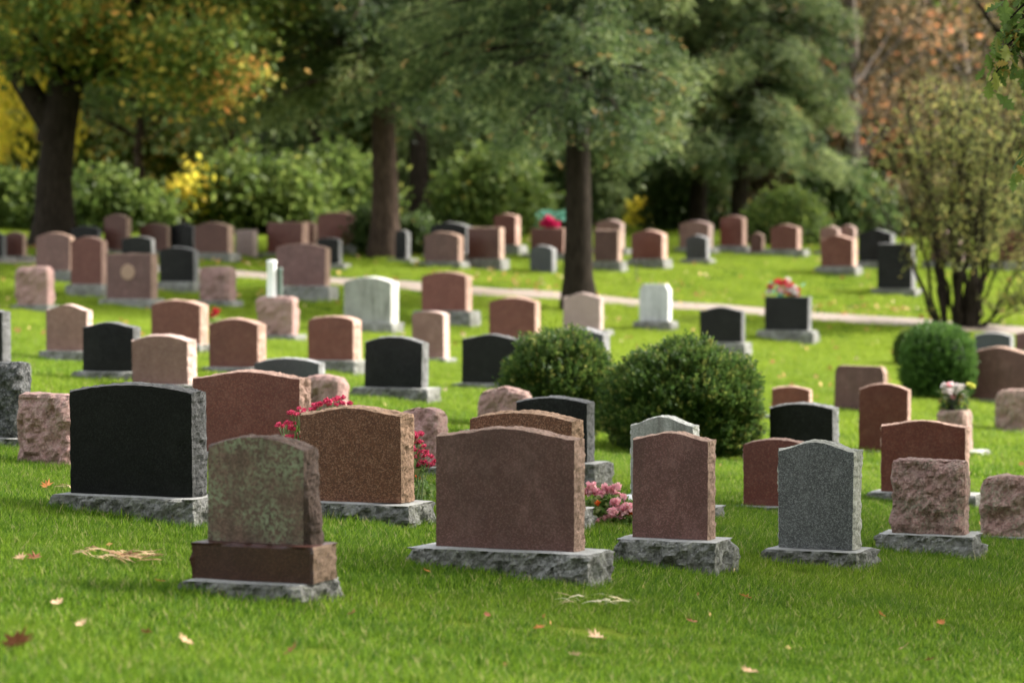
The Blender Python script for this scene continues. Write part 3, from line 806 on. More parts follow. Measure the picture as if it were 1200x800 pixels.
c1 = conifer(2, 15, 3.7, 3.9, L_CONIF, BARK_M, .32, nb=130, npb=230, size=.125, droop=.42)
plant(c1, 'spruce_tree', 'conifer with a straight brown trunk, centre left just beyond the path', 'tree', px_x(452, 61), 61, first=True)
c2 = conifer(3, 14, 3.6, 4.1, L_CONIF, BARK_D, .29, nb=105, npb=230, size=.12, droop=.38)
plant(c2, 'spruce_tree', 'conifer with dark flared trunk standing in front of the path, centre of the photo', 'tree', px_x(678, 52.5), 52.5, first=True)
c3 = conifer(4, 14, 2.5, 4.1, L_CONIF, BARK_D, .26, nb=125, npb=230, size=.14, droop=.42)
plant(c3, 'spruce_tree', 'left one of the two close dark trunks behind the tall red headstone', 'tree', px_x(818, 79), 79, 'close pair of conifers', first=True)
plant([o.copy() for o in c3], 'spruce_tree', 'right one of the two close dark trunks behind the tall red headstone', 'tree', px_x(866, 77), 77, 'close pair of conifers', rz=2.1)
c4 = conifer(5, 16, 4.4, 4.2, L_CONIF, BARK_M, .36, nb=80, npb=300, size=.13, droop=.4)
plant(c4, 'spruce_tree', 'conifer with pale grey-brown trunk behind the magenta flowers', 'tree', px_x(650, 84), 84, first=True)
# dark forked broadleaf between the trunks
dk = broadleaf(6, 13, 8.4, 4.8, 4.6, 80, 230, .12, L_DARK, BARK_D, .3, fork=2.4, csig=.7, lean=(.5, 0))
plant(dk, 'shade_tree', 'dark tree with forking boughs right behind the straight brown trunk', 'tree', px_x(486, 74), 74, first=True)
dk2 = broadleaf(7, 14, 8.2, 4.8, 5.3, 110, 240, .11, L_DARK, BARK_D, .2, fork=2.6, csig=.7)
plant(dk2, 'shade_tree', 'dark green tree with thin trunk between the maple and the straight brown trunk', 'tree', px_x(372, 76), 76, first=True)
gr = broadleaf(8, 13, 6.6, 4.0, 4.4, 110, 190, .1, L_GREEN, BARK_M, .16, fork=2.2, csig=.75)
plant(gr, 'young_tree', 'slender green tree just right of the big maple trunk', 'tree', px_x(165, 80), 80, first=True)
plant([o.copy() for o in gr], 'young_tree', 'slender green tree above the bright yellow shrub', 'tree', px_x(268, 84), 84, rz=2.)
orr = broadleaf(9, 14, 7.3, 3.9, 5.2, 85, 70, .1, L_ORANGE, BARK_G, .3, fork=2.0, csig=.6, tint_shift=.05)
plant(orr, 'autumn_tree', 'thinning tree with orange leaves right of the conifers', 'tree', px_x(1000, 84), 84, first=True)
brn = broadleaf(10, 14, 7.6, 4.2, 5.2, 90, 140, .1, L_BROWN, BARK_G, .28, fork=2.0, csig=.65)
plant(brn, 'autumn_tree', 'thinning olive-brown tree behind the top of the leggy shrub', 'tree', px_x(1125, 90), 90, first=True)
gold = broadleaf(12, 14, 10.2, 4.2, 3.6, 70, 190, .11, L_MAPLE, BARK_D, .24, fork=3, csig=.7)
plant(gold, 'autumn_tree', 'dark golden tree in the top right corner', 'tree', px_x(1215, 72), 72, first=True)

# weeping yellow tree at the left edge
def willow(r):
    rr = np.random.default_rng(r); TV, TQ = [], []
    tube(bez((0, 0, -.3), (.2, 0, 6), (0, 0, 0), 8), np.linspace(.3, .12, 8), 10, TV, TQ)
    Cs, Ax = [], []
    for i in range(230):
        az = rr.uniform(0, 6.28); L = rr.uniform(.5, 3.3)
        top = np.array([.2 + math.cos(az) * L, math.sin(az) * L, 6.6 - L * .45 + rr.uniform(-.6, .6)])
        if i % 8 == 0: tube(bez((.15, 0, 4.5), top, (0, 0, .9), 6), np.linspace(.07, .012, 6), 5, TV, TQ)
        ln = rr.uniform(1.5, 4.2); n = 150
        s = rr.random(n)
        c = top + np.column_stack([math.cos(az) * .5 * s, math.sin(az) * .5 * s, -ln * s]) + rr.normal(0, .1, (n, 3))
        Cs.append(c[c[:, 2] > .35])
    C = np.concatenate(Cs)
    V, Fq, T = leaf_quads(C, .11, rr, aspect=.3, axis=np.array([0, 0, -1.]), axis_w=.6)
    return [mesh_np('trunk', TV, np.array(TQ), BARK_D, smooth=True, link_it=False), mesh_np('crown', V, Fq, L_YELLOW, tint=T, link_it=False)]
plant(willow(13), 'weeping_tree', 'bright yellow weeping tree at the left edge beyond the maple', 'tree', px_x(-88, 71), 71, first=True)

# ------------------------------------------------------------------ shrubs behind the far row
def shrub(r, w, h, n, leaf, size, depth=None, csig=.3):
    rr = np.random.default_rng(r); depth = depth or w * .7
    nc = max(20, n // 90)
    u = rr.normal(size=(nc, 3)); u /= np.linalg.norm(u, axis=1)[:, None]; u[:, 2] = np.abs(u[:, 2])
    c = u * (rr.uniform(.3, 1, nc) ** .4)[:, None] * np.array([w / 2, depth / 2, h * .85]) + np.array([0, 0, .12 * h])
    C = np.repeat(c, n // nc, 0) + rr.normal(size=(nc * (n // nc), 3)) * csig
    C = C[C[:, 2] > .02]
    ct = np.repeat(rr.normal(.45, .22, nc), n // nc)[:len(C)]
    t = np.clip(ct * .7 + rr.random(len(C)) * .4, 0, 1)
    V, Fq, T = leaf_quads(C, size, rr, tint=t)
    TV, TQ = [], []
    for i in range(min(14, nc)):
        tube(bez((rr.normal(0, .06), rr.normal(0, .06), -.1), c[i], (rr.normal(0, .1), 0, .1), 6), np.linspace(.03, .008, 6), 5, TV, TQ)
    return [mesh_np('stems', TV, np.array(TQ), BARK_D, smooth=True, link_it=False), mesh_np('foliage', V, Fq, leaf, tint=T, link_it=False)]

def shrub_at(r, px, Y, wpx, hpx, leaf, label, size=.1, n=9000, name='shrub', group='shrubs behind the far row of headstones'):
    ppm = F / Y
    plant(shrub(r, wpx / ppm, hpx / ppm, n, leaf, size, csig=.16 * hpx / ppm * .9), name, label, 'shrub', px_x(px, Y), Y, group, first=True)

shrub_at(20, 922, 72, 96, 58, L_HEDGE2, 'rounded light green shrub behind the red headstone on a wide pale base', .07, 12000)
shrub_at(21, 130, 65, 150, 70, L_HEDGE2, 'yellow-green shrub directly right of the big maple trunk')
shrub_at(22, 222, 66, 46, 84, L_YELLOW, 'thin bright yellow shrub above the very dark red headstone', .09, 340)
shrub_at(23, 300, 67, 170, 92, L_HEDGE2, 'green shrub left of the highest red headstone')
shrub_at(24, 398, 69, 130, 92, L_HEDGE2, 'bright green shrub behind the highest red headstone')
shrub_at(25, 500, 77, 130, 100, L_GREEN, 'mid green shrub behind the forking dark tree')
shrub_at(26, 575, 71, 120, 95, L_HEDGE2, 'green shrub behind the tall narrow red headstone left of the flowers')
shrub_at(27, 640, 79, 100, 95, L_DARK, 'dark green shrub behind the magenta flowers')
shrub_at(28, 712, 92, 50, 50, L_GREEN, 'low green shrub right of the path tree')
shrub_at(29, 805, 82, 90, 90, L_DARK, 'dark shrub between the yellow lawn gap and the pair of trunks')
shrub_at(30, 985, 80, 110, 80, L_DARK, 'dark shrub right of the rounded light green one')
shrub_at(31, 1100, 84, 150, 80, L_BROWN, 'brownish shrub behind the leggy shrub')
shrub_at(32, 1195, 80, 100, 70, L_GREEN, 'green shrub at the right edge beyond the path')
shrub_at(33, 428, 61.5, 34, 52, L_DARK, 'dark clipped bush touching the left foot of the straight brown trunk', .05, 5000, 'clipped_bush', None)
shrub_at(34, 489, 62, 36, 44, L_DARK, 'dark clipped bush between that trunk and the left brown headstone', .05, 5000, 'clipped_bush', None)
shrub_at(35, 752, 88, 26, 36, L_YELLOW, 'small yellow shrub at the edge of the bright lawn gap', .08, 1500)
shrub_at(36, 10, 65, 130, 60, L_HEDGE2, 'yellow-green shrub at the left edge behind the dim headstones')

# ------------------------------------------------------------------ trees further back (five kinds, copied)
kinds = [
    ('background_tree', broadleaf(41, 15, 7.2, 4.8, 6.4, 170, 118, 0.21, L_GREEN, BARK_D, .25, fork=2, csig=.85)),
    ('background_tree', broadleaf(42, 15, 7.4, 4.9, 6.6, 170, 118, 0.21, L_DARK, BARK_D, .28, fork=2, csig=.85)),
    ('background_tree', broadleaf(43, 15, 7.0, 4.5, 6.0, 140, 105, 0.20, L_MAPLE, BARK_M, .22, fork=2, csig=.85, tint_shift=-.05)),
    ('background_tree', broadleaf(44, 15, 7.0, 4.5, 6.2, 140, 105, 0.20, L_YGREEN, BARK_G, .22, fork=2, csig=.85)),
    ('background_tree', broadleaf(45, 15, 7.0, 4.6, 6.2, 140, 105, 0.20, L_BROWN, BARK_G, .25, fork=2, csig=.85)),
]
look = ['mid green', 'dark green', 'yellow and orange', 'yellow-green', 'olive-brown']
spots = [  # px, Y, kind, scale, where
 (-60, 96, 3, 1.0, 'beyond the left edge'), (28, 104, 0, 1.05, 'behind the yellow weeping tree'), (105, 98, 2, .9, 'just right of the big maple trunk, far back'),
 (185, 112, 3, .9, 'behind the slender green tree'), (262, 100, 2, .8, 'above the bright yellow shrub'), (318, 108, 0, 1.0, 'above the red headstone with the bright side'),
 (392, 100, 0, 1.0, 'left of the straight brown trunk, far back'), (440, 112, 1, 1.1, 'directly behind the straight brown trunk'), (520, 100, 0, 1.0, 'between the two front conifers, nearer one'),
 (572, 110, 1, 1.1, 'between the two front conifers, far one'), (625, 102, 0, 1.0, 'behind the pale grey-brown trunk'), (705, 110, 1, 1.0, 'behind the path tree'),
 (745, 128, 3, 1.0, 'far behind the bright lawn gap'), (800, 104, 0, 1.0, 'left of the pair of dark trunks, far back'), (868, 110, 1, 1.1, 'behind the pair of dark trunks'),
 (925, 100, 4, 1.0, 'above the rounded light green shrub'), (975, 108, 4, 1.1, 'behind the thinning orange tree'), (1045, 100, 4, 1.0, 'left above the leggy shrub'),
 (1090, 114, 0, 1.1, 'far behind the leggy shrub'), (1160, 102, 4, 1.0, 'right above the leggy shrub'), (1225, 98, 2, 1.0, 'at the right edge, far back'), (1290, 104, 1, 1.0, 'beyond the right edge'),
 (-10, 122, 1, 1.2, 'at the left edge in the last row'), 
   (600, 128, 1, 1.2, 'in the last row, middle'),
   (945, 128, 4, 1.2, 'in the last row behind the orange tree'), (1020, 126, 1, 1.2, 'in the last row left of the leggy shrub'),
 (1130, 130, 4, 1.2, 'in the last row behind the leggy shrub'), (1200, 124, 1, 1.1, 'in the last row at the right edge'),
]
used = set()
for i, (px, Y, kd, s_, where) in enumerate(spots):
    nm, parts = kinds[kd]
    plant(parts, nm, look[kd] + ' tree ' + where, 'tree', px_x(px, Y), Y, 'trees beyond the cemetery lawn', rz=R.uniform(0, 6.28), s=s_ * R.uniform(.94, 1.06), first=kd not in used)
    used.add(kd)

# the tree belt that stands behind the photographer; it darkens what the polished faces mirror
for i in range(13):
    kd = (1, 0, 1, 4, 0)[i % 5]; nm, parts = kinds[kd]
    plant(parts, nm, look[kd] + ' tree of the belt behind the photographer, ' + ('leftmost', 'second from the left', 'third from the left', 'fourth from the left', 'fifth from the left', 'sixth from the left', 'middle one', 'sixth from the right', 'fifth from the right', 'fourth from the right', 'third from the right', 'second from the right', 'rightmost')[i], 'tree', -30 + i * 5 + R.uniform(-1, 1), -14 - 5 * (i % 2) + R.uniform(-1, 1), 'tree belt behind the photographer', rz=R.uniform(0, 6.28), s=R.uniform(1.1, 1.3))

# last mass of wood, nobody could count it
rr = np.random.default_rng(77)
n = 60000
X = rr.uniform(-75, 75, n); Yw = rr.uniform(142, 175, n); Hh = 12 + 3 * np.sin(X * .3) + 2 * np.sin(X * .9 + 1) - 8 * np.exp(-((X + 19) / 9) ** 2)
Z = gz(X, Yw) + rr.random(n) ** .8 * Hh
keep = (np.sin(X * .8 + Z * .9) + np.sin(Z * 1.7 + X * .31) + rr.normal(0, .8, n)) > -1.6
C = np.stack([X, Yw, Z], 1)[keep]
t = np.clip(.45 + .3 * np.sin(C[:, 0] * .5) + rr.normal(0, .2, len(C)), 0, 1)
V, Fq, T = leaf_quads(C, .5, rr, tint=t)
fw = mesh_np('far_wood', V, Fq, L_DARK, tint=T)
tag(fw, 'dark green mass of far-off wood closing the view behind the trees', 'wood', kind='stuff')

# pale house glimpsed through the trees
def house():
    Y = 98; x = px_x(385, Y); z = float(gz(x, Y))
    root = thing('pale_house', 'pale grey house glimpsed between trunks left of the straight brown trunk', 'house', (x, Y, z))
    w, d, h = 2.5, 6, 2.7
    def box(name, x0, x1, y0, y1, z0, z1, m, parent):
        V = [(x0,y0,z0),(x1,y0,z0),(x1,y1,z0),(x0,y1,z0),(x0,y0,z1),(x1,y0,z1),(x1,y1,z1),(x0,y1,z1)]
        Fb = [(0,1,5,4),(1,2,6,5),(2,3,7,6),(3,0,4,7),(4,5,6,7),(3,2,1,0)]
        return mesh_np(name, V, Fb, m, parent)
    wm = simple('wall_siding_pale', (.38, .39, .4), .7); gm = simple('window_glass_dark', (.04, .05, .06), .1); rm = simple('roof_shingle_grey', (.16, .15, .15), .8)
    box('wall', -w, w, 0, d, -1, h, wm, root)
    rf = mesh_np('roof', [(-w-.4,-.5,h),(w+.4,-.5,h),(w+.4,d+.5,h),(-w-.4,d+.5,h),(-w-.4,d/2,h+2.2),(w+.4,d/2,h+2.2)], [(0,1,5,4),(2,3,4,5),(0,4,3),(1,2,5),(3,2,1,0)], rm, root)
    for wx in (-1.4, 0, 1.4):
        for wz in (.9,):
            f = box('window', wx - .55, wx + .55, -.06, -.003, wz, wz + 1.3, M_WHITEPAINT, root)
            box('pane', wx - .47, wx + .47, -.075, -.063, wz + .08, wz + 1.22, gm, f)
house()

# ------------------------------------------------------------------ leggy shrub by the path
def leggy():
    rr = np.random.default_rng(31)
    h = hit(1128, 384); Y = h.y; ppm = F / Y
    root = thing('leggy_shrub', 'tall many-stemmed shrub with thin yellow-green leaves beside the path on the right', 'shrub', (h.x, Y, h.z))
    TV, TQ = [], []; C = []
    def P(px, py, dy=0): 
        q = at(px, py, Y + dy); return np.array([q.x - h.x, q.y - Y, q.z - h.z])
    b0 = [(1098,384),(1108,384),(1122,386),(1130,388),(1136,386),(1142,384)]
    tips = [(1030,150),(1012,215),(1062,120),(1080,95),(1090,250),(1105,90),(1120,110),(1140,100),(1150,95),(1165,120),(1185,100),(1205,150),(1228,230),(1240,300),(1195,200),(1170,170),(1075,180),(1135,160),(1215,90),(1055,90)]
    tips = tips + [(a + rr.uniform(-22, 22), b_ + rr.uniform(-5, 60)) for a, b_ in tips[4:14]]
    for i, (tx, ty) in enumerate(tips):
        b = b0[min(5, max(0, int((tx - 1010) / 230 * 6)))]
        st = P(b[0] + rr.uniform(-4, 4), b[1], rr.uniform(-.1, .1)); st[2] = -.1
        en = P(tx, ty, rr.uniform(-1.6, 1.6))
        out = (en[0] - st[0])
        B = bez(st, en, (-out * .28, 0, .1), 14) if abs(out) < 1.3 else bez(st, en, (out * .12, 0, -.35), 14)
        B[2:-1] += rr.normal(0, .035, (11, 3))
        r0 = rr.uniform(.025, .062)
        tube(B, np.linspace(r0, .008, 14), 7, TV, TQ)
        for j in range(19):
            f = rr.uniform(.4, .99); k0 = int(f * 13); p = B[k0]
            d = rr.normal(size=3) * np.array([1, 1, .5]) + np.array([out * .12, 0, .9]); d /= np.linalg.norm(d)
            L = rr.uniform(.35, 1.15) * (1.1 - f * .45)
            e = p + d * L
            tw = bez(p, e, rr.normal(0, .06, 3), 6)
            tube(tw, np.linspace(.012, .0035, 6), 4, TV, TQ)
            for q in range(4):
                s = tw[rr.integers(1, 5)]; d2 = d + rr.normal(0, .6, 3); e2 = s + d2 / np.linalg.norm(d2) * rr.uniform(.15, .5)
                tube(np.array([s, (s + e2) / 2 + rr.normal(0, .02, 3), e2]), [.006, .004, .002], 3, TV, TQ)
                m = int(rr.integers(8, 20))
                C.append(s + (e2 - s) * rr.random((m, 1)) + rr.normal(0, .05, (m, 3)))
    mesh_np('stems', TV, np.array(TQ), BARK_D, root, smooth=True)
    C = np.concatenate(C)
    lx = (C[:, 0] + h.x) / Y * F + 600; ly = 300 - (C[:, 2] + h.z - EYE) / Y * F
    C = C[~((lx < 1056) & (ly > 235)) & (rr.random(len(C)) < .45)]
    V, Fq, T = leaf_quads(C, .032, rr, aspect=.5)
    mesh_np('leaves', V, Fq, L_OLIVE, root, tint=T)
leggy()

# ------------------------------------------------------------------ dense evergreen bushes in the lawn
def evergreen(name, label, px0, px1, pyt, pyb, leaf, r, n=26000, size=.03, lump=.16, square=1.0, group=None, spiky=.07):
    rr = np.random.default_rng(r)
    xc = (px0 + px1) / 2; h = hit(xc, pyb); Y = h.y + (px1 - px0) / F * h.y * .35; ppm = F / Y
    x = px_x(xc, Y); z = float(gz(x, Y))
    rx = (px1 - px0) / 2 / ppm; top = at(xc, pyt, Y).z - z; ry = rx * .92
    zc = top * .46; rzv = top - zc
    root = thing(name, label, 'bush', (x, Y, z - .03), 0, group)
    def surf(u):
        # superellipsoid radius with lumps
        p = square * 2
        q = (np.abs(u) ** p).sum(1) ** (-1 / p)
        l = np.array([noise.noise(Vector(v * 2.6) + Vector((r, 0, 0))) + .6 * noise.noise(Vector(v * 6.) + Vector((0, r, 0))) for v in u])
        return u * (q * (1 + lump * l))[:, None]
    u = rr.normal(size=(n, 3)); u /= np.linalg.norm(u, axis=1)[:, None]
    # sprigs: bundle leaves round fewer outward shoots
    m = n // 9
    us = u[:m]; S0 = surf(us)
    k_ = np.repeat(np.arange(m), 9)
    depth = rr.uniform(.80, 1.04, m)
    base = S0 * depth[:, None] * np.array([rx, ry, rzv]) + np.array([0, 0, zc])
    out = us * np.array([1, 1, .7]) + np.array([0, 0, .5]); out /= np.linalg.norm(out, axis=1)[:, None]
    C = base[k_] + out[k_] * (rr.random(len(k_)) * spiky)[:, None] + rr.normal(0, size * .55, (len(k_), 3))
    lowmask = C[:, 2] > .02
    C = C[lowmask]; k_ = k_[lowmask]
    ct = np.clip(rr.normal(.45, .3, m), 0, 1)
    t = np.clip(ct[k_] * .8 + rr.random(len(k_)) * .35, 0, .97)
    V, Fq, T = leaf_quads(C, size, rr, aspect=.4, axis=out[k_], axis_w=.55, tint=t)
    mesh_np('foliage', V, Fq, leaf, root, tint=T)
    # dense twiggy interior that stops light
    g = []; nu, nv = 40, 24
    for j in range(nv + 1):
        for i in range(nu):
            a = 2 * math.pi * i / nu; b = math.pi * j / nv
            g.append((math.sin(b) * math.cos(a), math.sin(b) * math.sin(a), math.cos(b)))
    g = np.array(g); S_ = surf(g / np.linalg.norm(g, axis=1)[:, None]) * .8 * np.array([rx, ry, rzv]) + np.array([0, 0, zc])
    S_[:, 2] = np.maximum(S_[:, 2], -.02)
    q = [(j * nu + i, (j + 1) * nu + i, (j + 1) * nu + (i + 1) % nu, j * nu + (i + 1) % nu) for j in range(nv) for i in range(nu)]
    mesh_np('inner_twigs', S_, np.array(q), [L_YEW], root, smooth=False, tint=np.zeros(len(S_)))
    FOOT.append((x, Y, rx * .8, ry * .8, 0))
    return root
evergreen('yew_bush', 'left and smaller of the two loose spreading evergreen bushes, beside the wide black headstone', 590, 718, 392, 512, L_YEW, 51, 50000, .021, lump=.17, spiky=.1, group='spreading evergreen bushes')
evergreen('yew_bush', 'right and larger of the two loose spreading evergreen bushes', 714, 886, 406, 536, L_YEW, 52, 80000, .021, lump=.17, spiky=.1, group='spreading evergreen bushes')
evergreen('clipped_cedar', 'smooth clipped round bush in front of the leggy shrub', 1057, 1142, 378, 470, L_BOX, 53, 26000, .024, lump=.05, square=1.25, spiky=.03)
evergreen('clipped_cedar', 'small dark clipped bush hidden behind the left side of the round one', 1049, 1085, 385, 430, L_YEW, 54, 9000, .026, lump=.05, spiky=.03)

# ------------------------------------------------------------------ flowers
def blossom_ball(C, rad, npet, size, rr):
    """petals round each centre"""
    P = []; A = []
    for c in C:
        u = rr.normal(size=(npet, 3)); u /= np.linalg.norm(u, axis=1)[:, None]
        P.append(c + u * rad * rr.uniform(.4, 1, (npet, 1)) * np.array([1, 1, .7])); A.append(u)
    P = np.concatenate(P); A = np.concatenate(A)
    t = rr.random(len(P))
    return leaf_quads(P, size, rr, aspect=.75, axis=A, axis_w=.3, tint=t)

def arrangement(name, label, loc, w, h, heads, leafm, nleaf, rr, parent_rz=0, headr=.06, lsize=.05, cat='flowers', pot=None, depth=.2):
    root = thing(name, label, cat, loc, parent_rz)
    for mat, pts in heads:
        V, Fq, T = blossom_ball(pts, headr, 60, headr * .45, rr)
        mesh_np('blossom', V, Fq, mat, root, tint=T)
    C = rr.uniform(-1, 1, (nleaf, 3)) * np.array([w / 2, depth / 2, h / 2.3]) + np.array([0, 0, h * .38])
    V, Fq, T = leaf_quads(C, lsize, rr, aspect=.4)
    mesh_np('leaves', V, Fq, leafm, root, tint=T)
    if pot:
        pr, ph = pot
        prof_ = [(0.0, 0), (pr * .75, 0), (pr, ph), (pr * 1.06, ph), (pr * 1.06, ph * 1.08), (pr * .9, ph * 1.08), (0.0, ph * .9)]
        V = [(r_ * math.cos(a), r_ * math.sin(a), z_) for r_, z_ in prof_ for a in np.linspace(0, 2 * math.pi, 20, endpoint=False)]
        q = [(j * 20 + i, j * 20 + (i + 1) % 20, (j + 1) * 20 + (i + 1) % 20, (j + 1) * 20 + i) for j in range(len(prof_) - 1) for i in range(20)]
        mesh_np('pot', V, np.array(q), M_POT, root, smooth=False)
    return root

rr = np.random.default_rng(90)
s = STONES['CH']; ppm = s['ppm']
def fan(n, w, h, zmin=.0):
    a = rr.uniform(0, math.pi, n); r_ = rr.uniform(.15, 1, n)
    return np.column_stack([np.cos(a) * r_ * w / 2, rr.uniform(-.1, .1, n), zmin + np.sin(a) * r_ * h])
arrangement('saddle_bouquet', 'red and white artificial flowers lying on top of the black headstone by the path', (s['x'] - .02, s['y'], s['ztop'] + .012), .62, .3,
            [(P_RED, fan(12, .68, .3, .04)), (P_WHITE, fan(11, .64, .3, .03)), (P_PINK, fan(3, .5, .3, .04))], L_TEAL, 22, rr, -s['ya'], .058, .06)
s = STONES['BQ']
arrangement('saddle_bouquet', 'magenta artificial flowers with teal leaves on top of a far red headstone', (s['x'] - .03, s['y'], s['ztop'] + .012), .6, .3,
            [(P_MAG, fan(14, .48, .2, .04)), (P_MAG, fan(8, .4, .16, .06))], L_TEAL, 10, rr, -s['ya'], .075, .06)
Cx = np.column_stack([rr.uniform(-.28, .38, 160), rr.uniform(.0, .25, 160), rr.uniform(.16, .38, 160)])
V, Fq, T = leaf_quads(Cx, .055, rr, aspect=.45); mesh_np('cloth_leaves', V, Fq, L_TEAL, bpy.data.objects['saddle_bouquet.001'], tint=T)
s = STONES['X']
pts = np.column_stack([rr.uniform(-.17, .17, 22), rr.uniform(-.09, .09, 22), rr.uniform(.13, .27, 22)])
arrangement('potted_chrysanthemums', 'pot of white and pale pink chrysanthemums on top of the squat headstone', (s['x'] - .01, s['y'], s['ztop'] + .012), .3, .26,
            [(P_WHITE, pts[:16]), (P_PINK, pts[16:19]), (P_YEL, np.array([[.16, 0, .27], [.19, .02, .25]]))], L_DARK, 260, rr, -s['ya'], .034, .035, pot=(.075, .1))

# vase on the rock-faced stone
s = STONES['AL']; p = at(320, 347, s['y'])
root = thing('white_vase', 'tall narrow white memorial vase on top of the rock-faced headstone', 'vase', (p.x - .02, s['y'], s['ztop'] - .015))
pf = [(0.001, 0), (.085, 0), (.085, .02), (.075, .05), (.07, .4), (.074, .52), (.08, .56), (.07, .575), (.03, .58), (0.001, .585)]
V = [(r_ * math.cos(a), r_ * math.sin(a), z_) for r_, z_ in pf for a in np.linspace(0, 2 * math.pi, 24, endpoint=False)]
q = [(j * 24 + i, j * 24 + (i + 1) % 24, (j + 1) * 24 + (i + 1) % 24, (j + 1) * 24 + i) for j in range(len(pf) - 1) for i in range(24)]
mesh_np('body', V, np.array(q), M_WHITEPAINT, root, smooth=True)
V2 = [(.125 + r_ * .55 * math.cos(a), r_ * .5 * math.sin(a), z_ * .8) for r_, z_ in pf for a in np.linspace(0, 2 * math.pi, 24, endpoint=False)]
mesh_np('side_tube', V2, np.array(q), M_GREENGLASS, root, smooth=True)

# sedum: stems with flat crimson heads, behind the speckled stone
def sedum(label, pts, base_px, Y, r):
    rr = np.random.default_rng(r)
    bx = at(base_px, 540, Y).x; g = float(gz(bx, Y))
    root = thing('sedum_plant', label, 'flowers', (bx, Y, g), 0, 'crimson sedum plants')
    TV, TQ = [], []; Hd = []; Lf = []
    for px, py in pts:
        q = at(px, py, Y + rr.uniform(-.08, .08)); e = np.array([q.x - bx, q.y - Y, q.z - g])
        st = np.array([rr.normal(0, .05) + e[0] * .3, rr.normal(0, .04), -.02])
        B = bez(st, e, (rr.normal(0, .02), 0, 0), 7); tube(B, np.linspace(.006, .004, 7), 5, TV, TQ)
        for _ in range(10):
            f = rr.random(); Lf.append(B[int(f * 6)] + rr.normal(0, .03, 3))
        for _ in range(5): # umbel rays
            Hd.append(e + np.array([rr.uniform(-.055, .055), rr.uniform(-.055, .055), rr.uniform(-.006, .008)]))
            tube(np.array([B[-2], (B[-2] + Hd[-1]) / 2, Hd[-1]]), [.003, .0025, .002], 3, TV, TQ)
    mesh_np('stems', TV, np.array(TQ), M_STEM, root, smooth=True)
    V, Fq, T = leaf_quads(np.array(Lf), .035, rr, aspect=.5); mesh_np('leaves', V, Fq, L_FERN, root, tint=T)
    V, Fq, T = blossom_ball(np.array(Hd), .019, 34, .008, rr); mesh_np('flower_heads', V, Fq, P_CRIM, root, tint=T)
YS = STONES['H']['y'] + .75
sedum('crimson sedum flowers rising left of the speckled orange-brown headstone', [(334, 496), (332, 499), (346, 482), (352, 484), (358, 480), (350, 502), (349, 510), (371, 475), (377, 474), (390, 469), (397, 467), (403, 472), (340, 512)], 356, YS, 61)
sedum('crimson sedum flowers hanging out right of the speckled orange-brown headstone', [(487, 512), (489, 518), (486, 508), (492, 528), (496, 534), (500, 540), (497, 545), (490, 524), (503, 542)], 487, YS - .1, 62)
# marigold
q = hit(489, 586); 
arrangement('marigold_plant', 'small orange-red marigold beside the grey base left of the central headstone', (q.x + .01, q.y, q.z), .2, .14,
            [(P_ORANGE, np.column_stack([rr.uniform(-.07, .02, 7), rr.uniform(-.04, .04, 7), rr.uniform(.1, .17, 7)]))], L_FERN, 260, rr, 0, .018, .028)
# pink impatiens bed
q = hit(714, 617); ppm = F / q.y
root = thing('impatiens_clump', 'clump of pink impatiens with variegated leaves right of the central headstone', 'flowers', (q.x, q.y + .1, q.z))
m = 1500
u = rr.normal(size=(m, 3)); u /= np.linalg.norm(u, axis=1)[:, None]; u[:, 2] = abs(u[:, 2])
C = u * (rr.random(m) ** .3)[:, None] * np.array([.24, .17, .2]) + np.array([0, 0, .0])
V, Fq, T = leaf_quads(C, .026, rr, aspect=.5); mesh_np('leaves', V, Fq, L_FERN, root, tint=T)
bp = []
for px, py in [(691, 581), (697, 579), (703, 583), (708, 580), (718, 582), (724, 585), (729, 588), (722, 591), (733, 596), (738, 598), (708, 609), (716, 605), (722, 607), (728, 603), (739, 603), (687, 583), (712, 590), (700, 592)]:
    w = at(px, py, q.y + .02); bp.append((w.x - q.x, -.12 if py > 590 else 0.02, w.z - q.z))
bp = np.array(bp)
bp = np.concatenate([bp[:14], bp[:14] + rr.normal(0, .02, (14, 3)) + np.array([0, -.02, .012]), bp[14:]]); bp[:, 2] += .02
V, Fq, T = blossom_ball(bp[:28], .032, 30, .018, rr); mesh_np('pink_blossoms', V, Fq, P_PINK, root, tint=T)
V, Fq, T = blossom_ball(bp[28:], .02, 24, .014, rr); mesh_np('coral_blossoms', V, Fq, P_ORANGE, root, tint=T)
# small white cup at the bed's right
q = hit(738, 606); p = at(738, 600, q.y + .3)
root = thing('grave_light', 'small white grave light with black band beside the pink flowers', 'lamp', (p.x, p.y, float(gz(p.x, p.y))))
def lathe(name, pf, m, parent, n=20, off=(0, 0, 0)):
    V = [(off[0] + r_ * math.cos(a), off[1] + r_ * math.sin(a), off[2] + z_) for r_, z_ in pf for a in np.linspace(0, 2 * math.pi, n, endpoint=False)]
    q = [(j * n + i, j * n + (i + 1) % n, (j + 1) * n + (i + 1) % n, (j + 1) * n + i) for j in range(len(pf) - 1) for i in range(n)]
    return mesh_np(name, V, np.array(q), m, parent, smooth=True)
lathe('stand', [(0.001, 0), (.012, 0), (.012, .05), (.045, .06), (.045, .085), (0.001, .086)], M_BLACKP, root)
lathe('lid', [(0.001, .087), (.05, .087), (.05, .1), (.035, .12), (0.001, .128)], M_WHITEPAINT, root)

# red geranium clump left of the orange-red stone
q = hit(251, 384)
arrangement('red_flower_clump', 'tiny clump of red flowers behind the orange-red headstone', (q.x, q.y, q.z), .2, .2,
            [(P_RED, np.column_stack([rr.uniform(-.08, .08, 6), rr.uniform(-.05, .05, 6), rr.uniform(.1, .3, 6)]))], L_FERN, 80, rr, 0, .04, .04)

